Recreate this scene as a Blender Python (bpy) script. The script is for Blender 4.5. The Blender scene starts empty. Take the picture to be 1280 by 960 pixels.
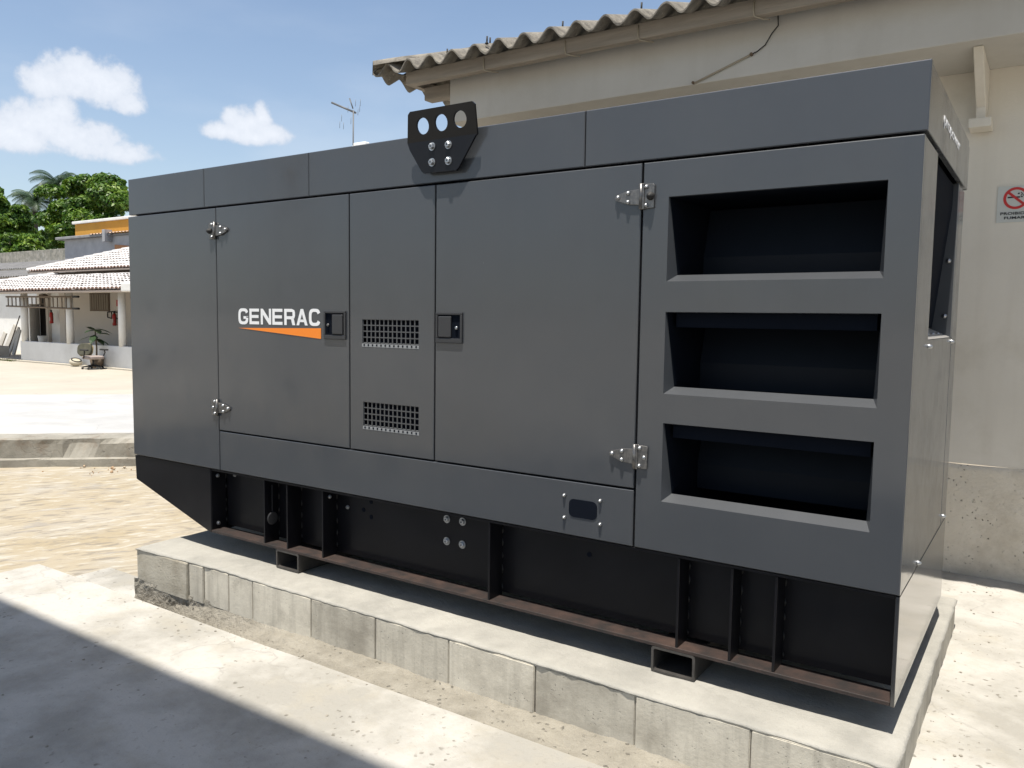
import bpy, bmesh, math, random
import numpy as np
from mathutils import Vector, Matrix, noise
random.seed(7); rng = np.random.default_rng(11)
SC = bpy.context.scene
COL = SC.collection
R = math.radians

# ------------------------------------------------------------------ camera
CAM = Vector((4.8757, -2.8965, 1.2960))
cam = bpy.data.cameras.new('camera'); cam.sensor_width = 36; cam.lens = 36*1003.1/1280
cam.clip_end = 3000; cam.clip_start = 0.05
camo = bpy.data.objects.new('camera', cam); COL.objects.link(camo)
rx = Vector((0.82903032, 0.55904901, 0.01315007)); ux = Vector((-0.05666069, 0.06058266, 0.99655372)); fx = Vector((-0.5563257, 0.82691834, -0.08190097))
m = Matrix((rx, ux, -fx)).transposed().to_4x4(); m.translation = CAM
camo.matrix_world = m
SC.camera = camo

# ------------------------------------------------------------------ sun, sky
SUN_EL = 76.0
SUN_AZ = 170.5            # compass: 180 = from -Y
sd = bpy.data.lights.new('sun', 'SUN'); sd.energy = 4.9; sd.angle = R(0.53); sd.color = (1.0, 0.95, 0.87)
so = bpy.data.objects.new('sun', sd); COL.objects.link(so)
to_sun = Vector((math.sin(R(SUN_AZ))*math.cos(R(SUN_EL)), math.cos(R(SUN_AZ))*math.cos(R(SUN_EL)), math.sin(R(SUN_EL))))
so.rotation_euler = to_sun.to_track_quat('Z', 'Y').to_euler()
so.location = (0, -5, 20)
SC.view_settings.view_transform = 'Standard'; SC.view_settings.look = 'None'
SC.view_settings.gamma = 1; SC.view_settings.exposure = 0.62
W = bpy.data.worlds.new('World'); SC.world = W; W.use_nodes = True
wt = W.node_tree; wt.nodes.clear()
def wn(t, **k):
    n = wt.nodes.new(t)
    for a, b in k.items(): setattr(n, a, b)
    return n
def wl(a, b): wt.links.new(a, b)
sky = wn('ShaderNodeTexSky', sky_type='NISHITA'); sky.sun_disc = False
sky.sun_elevation = R(SUN_EL); sky.sun_rotation = R(SUN_AZ); sky.altitude = 600; sky.air_density = 1.15; sky.dust_density = 1.6; sky.ozone_density = 1.0
bg = wn('ShaderNodeBackground'); bg.inputs['Strength'].default_value = 0.098
wo = wn('ShaderNodeOutputWorld'); wl(bg.outputs[0], wo.inputs[0])
tc = wn('ShaderNodeTexCoord'); sep = wn('ShaderNodeSeparateXYZ'); wl(tc.outputs['Generated'], sep.inputs[0])
def wm(op, a, b=None, clamp=False):
    n = wn('ShaderNodeMath', operation=op, use_clamp=clamp)
    for i, v in enumerate((a, b)):
        if v is None: continue
        if isinstance(v, (int, float)): n.inputs[i].default_value = v
        else: wl(v, n.inputs[i])
    return n.outputs[0]
az = wm('ARCTAN2', sep.outputs[0], sep.outputs[1]); el = wm('ARCSINE', sep.outputs[2])
nz1 = wn('ShaderNodeTexNoise'); nz1.inputs['Scale'].default_value = 42; nz1.inputs['Detail'].default_value = 8; nz1.inputs['Roughness'].default_value = .56
wl(tc.outputs['Generated'], nz1.inputs['Vector'])
nz2 = wn('ShaderNodeTexNoise'); nz2.inputs['Scale'].default_value = 120; nz2.inputs['Detail'].default_value = 7; nz2.inputs['Roughness'].default_value = .6
wl(tc.outputs['Generated'], nz2.inputs['Vector'])
pn = wm('ADD', wm('MULTIPLY', wm('SUBTRACT', nz1.outputs[0], .5), 2.0), wm('MULTIPLY', wm('SUBTRACT', nz2.outputs[0], .5), 1.0))
# cumulus puffs given by compass bearing and height (radians)
PUFFS = [(-1.084,.246,.030,.022),(-1.052,.240,.030,.022),(-1.112,.236,.022,.016),(-1.032,.226,.018,.012),
         (-1.115,.195,.040,.021),(-1.15,.180,.05,.018),(-1.075,.182,.04,.018),(-1.045,.174,.036,.012),(-1.10,.208,.020,.014),
         (-.912,.216,.019,.017),(-.892,.224,.011,.014),(-.903,.216,.016,.013),(-.925,.222,.011,.011),(-.935,.206,.02,.010),(-.885,.208,.026,.010),(-.905,.203,.036,.010),
         (-1.35,.26,.08,.05),(-1.5,.2,.12,.05),(1.2,.3,.15,.06),(2.2,.25,.2,.08),(-2.4,.28,.2,.07),(3.0,.35,.12,.06)]
cur = None
for a, e, sa, se in PUFFS:
    sa *= 1.12; se *= 1.25
    da = wm('DIVIDE', wm('SUBTRACT', az, a), sa); de = wm('DIVIDE', wm('SUBTRACT', el, e), se)
    # flatter underside: stretch below the centre
    de = wm('ADD', de, wm('MULTIPLY', wm('MINIMUM', de, 0), .25))
    d = wm('SUBTRACT', 1.0, wm('ADD', wm('MULTIPLY', da, da), wm('MULTIPLY', de, de)))
    d = wm('MAXIMUM', d, -3)
    cur = d if cur is None else wm('SMOOTH_MAX', cur, d)
    if cur.node.operation == 'SMOOTH_MAX': cur.node.inputs[2].default_value = .5
dens = wm('ADD', cur, pn)
sm = wn('ShaderNodeMapRange', interpolation_type='SMOOTHSTEP'); wl(dens, sm.inputs[0]); sm.inputs[1].default_value = -.35; sm.inputs[2].default_value = .62
# thin veil low over the roofs
nz3 = wn('ShaderNodeTexNoise'); nz3.inputs['Scale'].default_value = 5; nz3.inputs['Detail'].default_value = 6
mp = wn('ShaderNodeMapping'); mp.inputs['Scale'].default_value = (1, 1, 3.2); wl(tc.outputs['Generated'], mp.inputs[0]); wl(mp.outputs[0], nz3.inputs['Vector'])
veil = wn('ShaderNodeMapRange', interpolation_type='SMOOTHSTEP'); wl(nz3.outputs[0], veil.inputs[0]); veil.inputs[1].default_value = .42; veil.inputs[2].default_value = .75
lowb = wn('ShaderNodeMapRange', interpolation_type='SMOOTHSTEP'); wl(el, lowb.inputs[0]); lowb.inputs[1].default_value = .50; lowb.inputs[2].default_value = .04
hz = wm('ADD', wm('MULTIPLY', wm('MULTIPLY', veil.outputs[0], lowb.outputs[0]), .24), wm('ADD', wm('MULTIPLY', lowb.outputs[0], .16), .01))
shade = wn('ShaderNodeMapRange'); wl(wm('ADD', cur, wm('MULTIPLY', pn, .8)), shade.inputs[0]); shade.inputs[1].default_value = -.1; shade.inputs[2].default_value = 1.7
cc = wn('ShaderNodeMix', data_type='RGBA'); wl(shade.outputs[0], cc.inputs[0]); cc.inputs[6].default_value = (4.6, 5.0, 5.7, 1); cc.inputs[7].default_value = (6.7, 6.9, 7.3, 1)
mx0 = wn('ShaderNodeMix', data_type='RGBA'); wl(hz, mx0.inputs[0]); wl(sky.outputs[0], mx0.inputs[6]); mx0.inputs[7].default_value = (5.6, 6.0, 6.6, 1)
mx = wn('ShaderNodeMix', data_type='RGBA'); wl(wm('MULTIPLY', sm.outputs[0], .93), mx.inputs[0]); wl(mx0.outputs[2], mx.inputs[6]); wl(cc.outputs[2], mx.inputs[7])
wl(mx.outputs[2], bg.inputs['Color'])

# ------------------------------------------------------------------ helpers
OFF = {}
def tag(o, label=None, cat=None, group=None, kind=None):
    if label: o['label'] = label
    if cat: o['category'] = cat
    if group: o['group'] = group
    if kind: o['kind'] = kind
    return o
def thing(name, label, cat, loc=(0, 0, 0), group=None):
    o = bpy.data.objects.new(name, None); COL.objects.link(o); o.location = loc; o.empty_display_size = .2
    OFF[o.name] = Vector(loc); return tag(o, label, cat, group)
class MB:
    def __init__(s): s.v = []; s.f = []; s.sm = []
    def poly(s, pts, smooth=False):
        n = len(s.v); s.v += [tuple(p) for p in pts]; s.f.append(tuple(range(n, n+len(pts)))); s.sm.append(smooth)
    def mesh(s, vs, fs, smooth=False):
        n = len(s.v); s.v += [tuple(p) for p in vs]; s.f += [tuple(i+n for i in f) for f in fs]; s.sm += [smooth]*len(fs)
    def box(s, a, b, bev=0.0, smooth=False):
        a = [min(a[i], b[i]) for i in range(3)] if True else a; 
        return s
    def add(s, bm, M=None, smooth=False):
        bm.verts.index_update()
        vs = [(M @ v.co if M else v.co) for v in bm.verts]
        s.mesh(vs, [[v.index for v in f.verts] for f in bm.faces], smooth); bm.free()
def _box(s, x0, x1, y0, y1, z0, z1, bev=0.0, seg=1, M=None):
    bm = bmesh.new(); bmesh.ops.create_cube(bm, size=1)
    for v in bm.verts: v.co = Vector(((x0+x1)/2+v.co.x*(x1-x0), (y0+y1)/2+v.co.y*(y1-y0), (z0+z1)/2+v.co.z*(z1-z0)))
    if bev > 0: bmesh.ops.bevel(bm, geom=bm.edges[:], offset=bev, segments=seg, profile=.6, affect='EDGES')
    s.add(bm, M); return s
MB.box = _box
def prism(s, pts, axis, a, b, bev=0.0, M=None):
    """outline pts (2D) extruded along axis from a to b; 'y': pts are (x,z); 'x': (y,z); 'z': (x,y)"""
    bm = bmesh.new()
    mk3 = {'y': lambda p, t: (p[0], t, p[1]), 'x': lambda p, t: (t, p[0], p[1]), 'z': lambda p, t: (p[0], p[1], t)}[axis]
    A = [bm.verts.new(mk3(p, a)) for p in pts]; B = [bm.verts.new(mk3(p, b)) for p in pts]
    bm.faces.new(A); bm.faces.new(B[::-1]); n = len(pts)
    for i in range(n): bm.faces.new((A[i], B[i], B[(i+1) % n], A[(i+1) % n]))
    bmesh.ops.recalc_face_normals(bm, faces=bm.faces[:])
    if bev > 0: bmesh.ops.bevel(bm, geom=bm.edges[:], offset=bev, segments=1, affect='EDGES')
    s.add(bm, M); return s
MB.prism = prism
def tube(s, pts, r, n=8, cap=True, smooth=True):
    pts = [Vector(p) for p in pts]; rs = r if isinstance(r, (list, tuple)) else [r]*len(pts)
    up = Vector((0, 0, 1)); vs = []
    T0 = (pts[1]-pts[0]).normalized()
    if abs(T0.dot(up)) > .95: up = Vector((1, 0, 0))
    for i, p in enumerate(pts):
        a = pts[max(i-1, 0)]; b = pts[min(i+1, len(pts)-1)]; T = (b-a).normalized()
        U = T.cross(up).normalized(); V = U.cross(T)
        up = V
        for k in range(n):
            t = 2*math.pi*k/n; vs.append(p + (U*math.cos(t)+V*math.sin(t))*rs[i])
    fs = []
    for i in range(len(pts)-1):
        for k in range(n): fs.append((i*n+k, i*n+(k+1) % n, (i+1)*n+(k+1) % n, (i+1)*n+k))
    s.mesh(vs, fs, smooth)
    if cap: s.poly([vs[k] for k in range(n)][::-1]); s.poly(vs[-n:])
    return s
MB.tube = tube
def lathe(s, prof, c, n=16, axis='z', smooth=True):
    vs = []; fs = []
    for (r, h) in prof:
        for k in range(n):
            t = 2*math.pi*k/n; a, b = r*math.cos(t), r*math.sin(t)
            vs.append({'z': (c[0]+a, c[1]+b, c[2]+h), 'y': (c[0]+a, c[1]+h, c[2]+b), 'x': (c[0]+h, c[1]+a, c[2]+b)}[axis])
    for i in range(len(prof)-1):
        for k in range(n): fs.append((i*n+k, i*n+(k+1) % n, (i+1)*n+(k+1) % n, (i+1)*n+k))
    s.mesh(vs, fs, smooth)
    if prof[0][0] > 1e-4: s.poly(vs[:n])
    if prof[-1][0] > 1e-4: s.poly(vs[-n:])
    return s
MB.lathe = lathe
def rpoly(x0, x1, z0, z1, r, n=4):
    o = []
    for cx, cz, t0 in ((x1-r, z1-r, 0), (x0+r, z1-r, 90), (x0+r, z0+r, 180), (x1-r, z0+r, 270)):
        for k in range(n+1):
            t = R(t0+90*k/n); o.append((cx+r*math.cos(t), cz+r*math.sin(t)))
    return o
def build(s, name, mat, parent=None, label=None, kind=None, cat=None, group=None, recalc=True):
    off = OFF[parent.name] if parent else Vector((0, 0, 0))
    me = bpy.data.meshes.new(name)
    me.from_pydata([(a-off.x, b-off.y, c-off.z) for a, b, c in s.v], [], s.f)
    me.polygons.foreach_set('use_smooth', s.sm)
    if recalc:
        bm = bmesh.new(); bm.from_mesh(me); bmesh.ops.remove_doubles(bm, verts=bm.verts[:], dist=1e-5)
        bmesh.ops.recalc_face_normals(bm, faces=bm.faces[:]); bm.to_mesh(me); bm.free()
    for mm in (mat if isinstance(mat, (list, tuple)) else [mat]): me.materials.append(mm)
    o = bpy.data.objects.new(name, me); COL.objects.link(o)
    if parent: o.parent = parent; OFF[o.name] = off
    else: OFF[o.name] = Vector((0, 0, 0))
    return tag(o, label, cat, group, kind)
MB.build = build
def inst(src_mesh, name, loc, parent, rot=None, scale=1, label=None):
    o = bpy.data.objects.new(name, src_mesh); COL.objects.link(o); o.parent = parent
    o.location = Vector(loc)-OFF[parent.name]
    if rot: o.rotation_euler = rot
    o.scale = (scale,)*3 if isinstance(scale, (int, float)) else scale
    return tag(o, label)
def text_mesh(txt, size, bold=0.0, extrude=.0005, spacing=1.0, sx=1.0, align='LEFT'):
    cu = bpy.data.curves.new('lettering', 'FONT'); cu.body = txt; cu.size = size; cu.offset = bold; cu.extrude = extrude
    cu.space_character = spacing; cu.align_x = align; cu.resolution_u = 4
    t = bpy.data.objects.new('tmp', cu); COL.objects.link(t)
    bpy.context.view_layer.update()
    me = bpy.data.meshes.new_from_object(t.evaluated_get(bpy.context.evaluated_depsgraph_get()))
    bpy.data.objects.remove(t); bpy.data.curves.remove(cu)
    return me
def fit_mesh(me, x0, x1, y, z0, z1, off=Vector((0, 0, 0)), plane='y', per=None):
    """stretch flat lettering into a box on a wall: plane 'y' faces -Y, plane 'x' faces +X"""
    n = len(me.vertices); co = np.empty(n*3); me.vertices.foreach_get('co', co); co = co.reshape(-1, 3)
    mn, mxx = co.min(0), co.max(0); s = (co-mn)/np.maximum(mxx-mn, 1e-9)
    H = x0+s[:, 0]*(x1-x0); Z = z0+s[:, 1]*(z1-z0); D = y+(s[:, 2]-1)*.0008*(1 if plane == 'y' else -1)
    out = np.stack((H, y-s[:, 2]*.001, Z), 1) if plane == 'y' else np.stack((y+s[:, 2]*.001, H, Z), 1)
    out -= np.array(off); me.vertices.foreach_set('co', out.ravel()); me.update()

# ------------------------------------------------------------------ materials
def mat(name, col, col2=None, sc=6.0, detail=6, rough=.6, rough2=None, bump=0.0, bsc=60.0, metal=0.0, spec=.5, c3=None, sc3=1.2, amt3=.6,
        stretch=(1, 1, 1), coat=0.0, coat_rough=.1, pits=0.0, pit_sc=90, pit_col=None, lo=.35, hi=.65, bdist=.01, rotz=0, speck=None, cracks=0, streak=None, coat_ior=1.5, wavy=False, orand=False):
    M = bpy.data.materials.new(name); M.use_nodes = True; nt = M.node_tree; N = nt.nodes; L = nt.links
    P = N['Principled BSDF']; P.inputs['Roughness'].default_value = rough; P.inputs['Metallic'].default_value = metal
    P.inputs['Specular IOR Level'].default_value = spec; P.inputs['Coat Weight'].default_value = coat; P.inputs['Coat Roughness'].default_value = coat_rough; P.inputs['Coat IOR'].default_value = coat_ior
    g = N.new('ShaderNodeNewGeometry'); mp = N.new('ShaderNodeMapping'); mp.inputs['Scale'].default_value = stretch; mp.inputs['Rotation'].default_value = (0, 0, rotz)
    L.new(g.outputs['Position'], mp.inputs[0])
    def nz(scale, d=6, r=.55, vec=None):
        n = N.new('ShaderNodeTexNoise'); n.inputs['Scale'].default_value = scale; n.inputs['Detail'].default_value = d; n.inputs['Roughness'].default_value = r
        L.new(vec or mp.outputs[0], n.inputs['Vector']); return n.outputs[0]
    def mr(x, a, b, c=0., d=1.):
        n = N.new('ShaderNodeMapRange'); L.new(x, n.inputs[0]); n.inputs[1].default_value = a; n.inputs[2].default_value = b; n.inputs[3].default_value = c; n.inputs[4].default_value = d; return n.outputs[0]
    def mix(f, a, b):
        n = N.new('ShaderNodeMix'); n.data_type = 'RGBA'
        if isinstance(f, float): n.inputs[0].default_value = f
        else: L.new(f, n.inputs[0])
        for i, c in ((6, a), (7, b)):
            if isinstance(c, tuple): n.inputs[i].default_value = c+(1,)
            else: L.new(c, n.inputs[i])
        return n.outputs[2]
    c = None; f1 = None
    if col2:
        f1 = nz(sc, detail, .62); c = mix(mr(f1, lo, hi), col, col2)
        if c3: c = mix(mr(nz(sc3, 7, .65), .52, .72, 0, amt3), c, c3)
    hgt = None
    if bump: hgt = nz(bsc, 8, .65)
    if speck:                                    # fine grain of a second colour
        c = mix(mr(nz(speck[1], 3, .7), .60, .72, 0, speck[2]), c, speck[0])
    if pits:
        dn = N.new('ShaderNodeTexNoise'); dn.inputs['Scale'].default_value = pit_sc*1.3; dn.inputs['Detail'].default_value = 4; L.new(mp.outputs[0], dn.inputs['Vector'])
        dm = N.new('ShaderNodeVectorMath'); dm.operation = 'MULTIPLY_ADD'; L.new(dn.outputs['Color'], dm.inputs[0]); dm.inputs[1].default_value = (1.1/pit_sc,)*3; L.new(mp.outputs[0], dm.inputs[2])
        v = N.new('ShaderNodeTexVoronoi'); v.inputs['Scale'].default_value = pit_sc; L.new(dm.outputs[0], v.inputs['Vector'])
        gate = mr(nz(pit_sc*.16, 2), .50, .62)
        pm = mr(v.outputs['Distance'], .10, .22, 1, 0)
        mu = N.new('ShaderNodeMath'); mu.operation = 'MULTIPLY'; L.new(pm, mu.inputs[0]); L.new(gate, mu.inputs[1])
        mu2 = N.new('ShaderNodeMath'); mu2.operation = 'MULTIPLY'; L.new(mu.outputs[0], mu2.inputs[0]); mu2.inputs[1].default_value = pits
        c = mix(mu2.outputs[0], c, pit_col or tuple(x*.35 for x in col))
        if hgt is not None:
            s2 = N.new('ShaderNodeMath'); s2.operation = 'SUBTRACT'; L.new(hgt, s2.inputs[0]); L.new(mu2.outputs[0], s2.inputs[1]); hgt = s2.outputs[0]
    if cracks:
        dn = N.new('ShaderNodeTexNoise'); dn.inputs['Scale'].default_value = cracks*1.6; dn.inputs['Detail'].default_value = 6; L.new(mp.outputs[0], dn.inputs['Vector'])
        dm = N.new('ShaderNodeVectorMath'); dm.operation = 'MULTIPLY_ADD'; L.new(dn.outputs['Color'], dm.inputs[0]); dm.inputs[1].default_value = (1.0/cracks,)*3; L.new(mp.outputs[0], dm.inputs[2])
        v = N.new('ShaderNodeTexVoronoi'); v.feature = 'DISTANCE_TO_EDGE'; v.inputs['Scale'].default_value = cracks; L.new(dm.outputs[0], v.inputs['Vector'])
        gate = mr(nz(cracks*.9, 2), .50, .60); cm = mr(v.outputs['Distance'], .002, .008, .22, 0)
        mu = N.new('ShaderNodeMath'); mu.operation = 'MULTIPLY'; L.new(cm, mu.inputs[0]); L.new(gate, mu.inputs[1])
        c = mix(mu.outputs[0], c, tuple(x*.35 for x in col))
        if hgt is not None:
            s2 = N.new('ShaderNodeMath'); s2.operation = 'SUBTRACT'; L.new(hgt, s2.inputs[0]); L.new(mu.outputs[0], s2.inputs[1]); hgt = s2.outputs[0]
    if streak:
        m2 = N.new('ShaderNodeMapping'); m2.inputs['Scale'].default_value = (1, 1, .08); L.new(g.outputs['Position'], m2.inputs[0])
        c = mix(mr(nz(streak[1], 4, .6, m2.outputs[0]), .5, .75, 0, streak[2]), c, streak[0])
    if orand:
        oi = N.new('ShaderNodeObjectInfo'); hv = N.new('ShaderNodeHueSaturation'); L.new(mr(oi.outputs['Random'], 0, 1, .78, 1.08), hv.inputs['Value']); L.new(c, hv.inputs['Color']); c = hv.outputs[0]
    if wavy:
        wb = N.new('ShaderNodeBump'); wb.inputs['Strength'].default_value = .16; wb.inputs['Distance'].default_value = .006; L.new(nz(2.2, 2, .5), wb.inputs['Height']); L.new(wb.outputs[0], P.inputs['Coat Normal'])
        L.new(mr(nz(3.5, 6, .7), .35, .75, coat_rough*.8, coat_rough*3.2), P.inputs['Coat Roughness'])
    if c is None: P.inputs['Base Color'].default_value = col+(1,)
    else: L.new(c, P.inputs['Base Color'])
    if rough2 is not None: L.new(mr(nz(sc*1.7, 5), .3, .7, rough, rough2), P.inputs['Roughness'])
    if hgt is not None:
        b = N.new('ShaderNodeBump'); b.inputs['Strength'].default_value = bump; b.inputs['Distance'].default_value = bdist
        L.new(hgt, b.inputs['Height']); L.new(b.outputs[0], P.inputs['Normal'])
    M['x'] = 1
    return M
paint = mat('satin grey powder paint', (.043, .047, .053), (.048, .052, .058), sc=1.5, rough=.52, rough2=.58, bump=.03, bsc=420, bdist=.001, spec=.35, coat=1.0, coat_rough=.09, coat_ior=1.45, c3=(.062, .066, .070), sc3=.9, amt3=.35, streak=((.075, .078, .080), 9, .07), wavy=True)
paint_end = paint
black = mat('black satin frame paint', (.0035, .0035, .005), (.006, .006, .008), sc=4, rough=.34, rough2=.44, bump=.03, bsc=160, bdist=.001, c3=(.018, .017, .017), sc3=3, amt3=.25, spec=.2, coat=.15, coat_rough=.12)
foam = mat('black sound foam', (.006, .008, .013), rough=.8, spec=.05)
baffle_m = mat('dark blue grey baffle sheet', (.006, .009, .014), (.008, .011, .017), sc=3, rough=.5, spec=.12)
rust = mat('rusty brown primer on flange', (.040, .024, .019), (.016, .013, .012), sc=14, rough=.6, bump=.3, bsc=120, c3=(.085, .050, .036), sc3=5, amt3=.6)
steel = mat('zinc plated steel', (.46, .47, .48), (.34, .35, .36), sc=40, rough=.34, rough2=.48, metal=1.0)
hingem = mat('grey cast hinge metal', (.20, .19, .18), (.12, .12, .12), sc=60, rough=.38, metal=.75)
plastic = mat('black handle plastic', (.016, .016, .018), rough=.33)
plastic2 = mat('black ribbed paddle plastic', (.03, .03, .032), rough=.42)
whitep = mat('white decal vinyl', (.78, .78, .78), rough=.4)
orange = mat('orange decal vinyl', (.86, .23, .012), rough=.4)
grille_m = mat('bare punched grille metal', (.30, .31, .32), rough=.4, metal=.4)
alu = mat('light dimpled sill sheet', (.42, .41, .39), (.33, .32, .31), sc=30, rough=.4, metal=.4, bump=.5, bsc=70)
padtop_m = mat('pale grey cement screed', (.345, .33, .29), (.26, .25, .22), sc=4.5, rough=.9, bump=.5, bsc=70, c3=(.41, .39, .345), sc3=2.2, amt3=.6, speck=((.20, .19, .17), 120, .45))
block_m = mat('grey concrete block', (.60, .56, .47), (.49, .455, .38), sc=7, rough=.92, bump=.4, bsc=70, bdist=.004, c3=(.26, .235, .19), sc3=3, amt3=.7, pits=.85, pit_sc=60, speck=((.22, .20, .17), 150, .35), streak=((.26, .24, .20), 26, .45), orand=True)
block_m2 = mat('browner stained concrete block', (.44, .41, .34), (.33, .30, .24), sc=6, rough=.92, bump=.5, bsc=60, bdist=.006, c3=(.20, .175, .13), sc3=3, amt3=.7, pits=.75, pit_sc=40)
mortar_m = mat('rough brown mortar', (.30, .275, .225), (.22, .20, .16), sc=10, rough=.95, bump=.9, bsc=40, bdist=.02, c3=(.34, .31, .25), sc3=4, amt3=.8, pits=.6, pit_sc=30)
rubble_m = mat('coarse crumbled footing concrete', (.38, .35, .29), (.23, .21, .17), sc=22, rough=.95, bump=1.0, bsc=45, bdist=.03, c3=(.33, .31, .26), sc3=7, amt3=.6)
slab_m = mat('pale worn concrete slab', (.42, .40, .36), (.29, .275, .24), sc=1.9, detail=10, lo=.42, hi=.60, rough=.85, bump=.5, bsc=16, bdist=.014, c3=(.33, .30, .24), sc3=4.0, amt3=.6, pits=.8, pit_sc=22, pit_col=(.15, .135, .105), speck=((.24, .225, .19), 34, .5), cracks=.8)
yard_m = mat('white yard concrete', (.44, .435, .42), (.35, .345, .33), sc=.5, rough=.85, bump=.25, bsc=12, c3=(.28, .275, .26), sc3=.8, amt3=.5, stretch=(1, 1.6, 1), rotz=.5, cracks=.35)  # the concrete's own pale colour with random greyer patches
yard2_m = mat('beige dusty yard paving', (.41, .375, .31), (.36, .325, .265), sc=.6, rough=.9, c3=(.36, .32, .25), sc3=.9, amt3=.6, cracks=.25)
curb_m = mat('weathered grey kerb concrete', (.31, .29, .245), (.22, .205, .17), sc=3.5, rough=.95, bump=.5, bsc=30, c3=(.16, .10, .055), sc3=2.6, amt3=.85, pits=.6, pit_sc=18, cracks=1.1)
stucco = mat('cream painted wall plaster', (.70, .655, .575), (.65, .605, .525), sc=1.2, rough=.9, bump=.2, bsc=50, c3=(.50, .45, .36), sc3=1.6, amt3=.5, streak=((.48, .43, .35), 7, .2))
stucco_low = mat('pitted cream wall base', (.70, .64, .54), (.64, .58, .48), sc=3, rough=.95, bump=.7, bsc=48, bdist=.012, c3=(.44, .38, .29), sc3=2.5, amt3=.7, pits=1.0, pit_sc=34, pit_col=(.12, .10, .075), speck=((.40, .35, .27), 60, .4))
beam_m = mat('off white painted beam', (.54, .52, .48), (.49, .47, .43), sc=1.6, rough=.9, bump=.12, bsc=40, c3=(.43, .40, .35), sc3=1.3, amt3=.6, streak=((.40, .37, .32), 8, .2))
asb = mat('weathered fibre cement sheet', (.235, .215, .18), (.115, .105, .09), sc=9, rough=.95, bump=.5, bsc=60, c3=(.06, .055, .045), sc3=14, amt3=.95, speck=((.5, .46, .40), 60, .5))
asb_under = asb
woodp = mat('weathered beige painted timber', (.31, .27, .22), (.22, .19, .155), sc=6, rough=.85, bump=.3, bsc=40, stretch=(.3, 3, 3))
wire_m = mat('old beige wire', (.33, .29, .22), rough=.6)
dark_m = mat('dark matt rubber', (.015, .014, .013), rough=.7)

# ---- low ground: stamped plank-grain concrete
def low_ground_mat():
    M = mat('wood-grain stamped concrete', (.345, .30, .225), (.31, .255, .165), sc=1.6, rough=.88, c3=(.33, .315, .285), sc3=1.3, amt3=.7, bump=.2, bsc=30)
    nt = M.node_tree; N = nt.nodes; L = nt.links; P = N['Principled BSDF']
    g = N.new('ShaderNodeNewGeometry'); mp = N.new('ShaderNodeMapping'); mp.inputs['Rotation'].default_value = (0, 0, R(-64)); L.new(g.outputs['Position'], mp.inputs[0])
    mp2 = N.new('ShaderNodeMapping'); mp2.inputs['Scale'].default_value = (2.0, 5.2, 1); L.new(mp.outputs[0], mp2.inputs[0])
    n1 = N.new('ShaderNodeTexNoise'); n1.inputs['Scale'].default_value = 2.6; n1.inputs['Detail'].default_value = 7; n1.inputs['Roughness'].default_value = .6; n1.inputs['Distortion'].default_value = .5; L.new(mp2.outputs[0], n1.inputs[0])
    n2 = N.new('ShaderNodeTexNoise'); n2.inputs['Scale'].default_value = 1.1; n2.inputs['Detail'].default_value = 4; n2.inputs['Distortion'].default_value = .8; L.new(mp2.outputs[0], n2.inputs[0])
    old = P.inputs['Base Color'].links[0].from_socket
    def mr(x, a, b, c, d):
        n = N.new('ShaderNodeMapRange'); n.interpolation_type = 'SMOOTHSTEP'; L.new(x, n.inputs[0]); n.inputs[1].default_value = a; n.inputs[2].default_value = b; n.inputs[3].default_value = c; n.inputs[4].default_value = d; return n.outputs[0]
    def mix(f, a, b):
        n = N.new('ShaderNodeMix'); n.data_type = 'RGBA'; L.new(f, n.inputs[0])
        for i, c in ((6, a), (7, b)):
            if isinstance(c, tuple): n.inputs[i].default_value = c+(1,)
            else: L.new(c, n.inputs[i])
        return n.outputs[2]
    c = mix(mr(n1.outputs[0], .53, .64, 0, .75), old, (.19, .165, .13))
    c = mix(mr(n1.outputs[0], .46, .34, 0, .75), c, (.42, .395, .335))
    c = mix(mr(n2.outputs[0], .60, .72, 0, .55), c, (.22, .21, .20))
    L.new(c, P.inputs['Base Color'])
    b = N.new('ShaderNodeBump'); b.inputs['Strength'].default_value = .6; b.inputs['Distance'].default_value = .02; b.invert = True; L.new(n1.outputs[0], b.inputs['Height']); L.new(b.outputs[0], P.inputs['Normal'])
    return M
lowg_m = low_ground_mat()

# ------------------------------------------------------------------ the ground
def sheet(xs, ys, zf, smooth=True):
    mb = MB(); n = len(ys)
    vs = [(x, y, zf(x, y)) for x in xs for y in ys]
    fs = [(i*n+j, (i+1)*n+j, (i+1)*n+j+1, i*n+j+1) for i in range(len(xs)-1) for j in range(n-1)]
    mb.mesh(vs, fs, smooth); return mb
sheet([-900, -300, 0, 300, 900], [-900, -300, 0, 300, 900], lambda x, y: -.66).build('ground', yard2_m, kind='structure')
def frange(a, b, s):
    n = max(1, int(round((b-a)/s))); return [a+(b-a)*i/n for i in range(n+1)]
def n3(x, y, z=0.): return noise.noise(Vector((x, y, z)))
# stamped ground left of and behind the plinth, bounded by the kerb line
KA = Vector((-5.4, 1.55)); KD = Vector((.735, .678)).normalized(); KN = Vector((-KD.y, KD.x))  # KN points away from camera
def kp(s, d, z): p = KA+KD*s+KN*d; return (p.x, p.y, z)
mb = MB()
S = frange(-9, 9.8, .25); D = [-14+.3*i for i in range(48)]
S2 = frange(-9, 15, .3); 
vs = []; fs = []
DD = frange(-9, .05, .2)
for s in S2:
    for d in DD: vs.append(kp(s, d, -.55+.012*n3(s*1.2, d*1.2)+.006*n3(s*5, d*5)))
n = len(DD)
fs = [(i*n+j, (i+1)*n+j, (i+1)*n+j+1, i*n+j+1) for i in range(len(S2)-1) for j in range(n-1)]
mb.mesh(vs, fs, True)
mb.build('patio', lowg_m, kind='structure')
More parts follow.
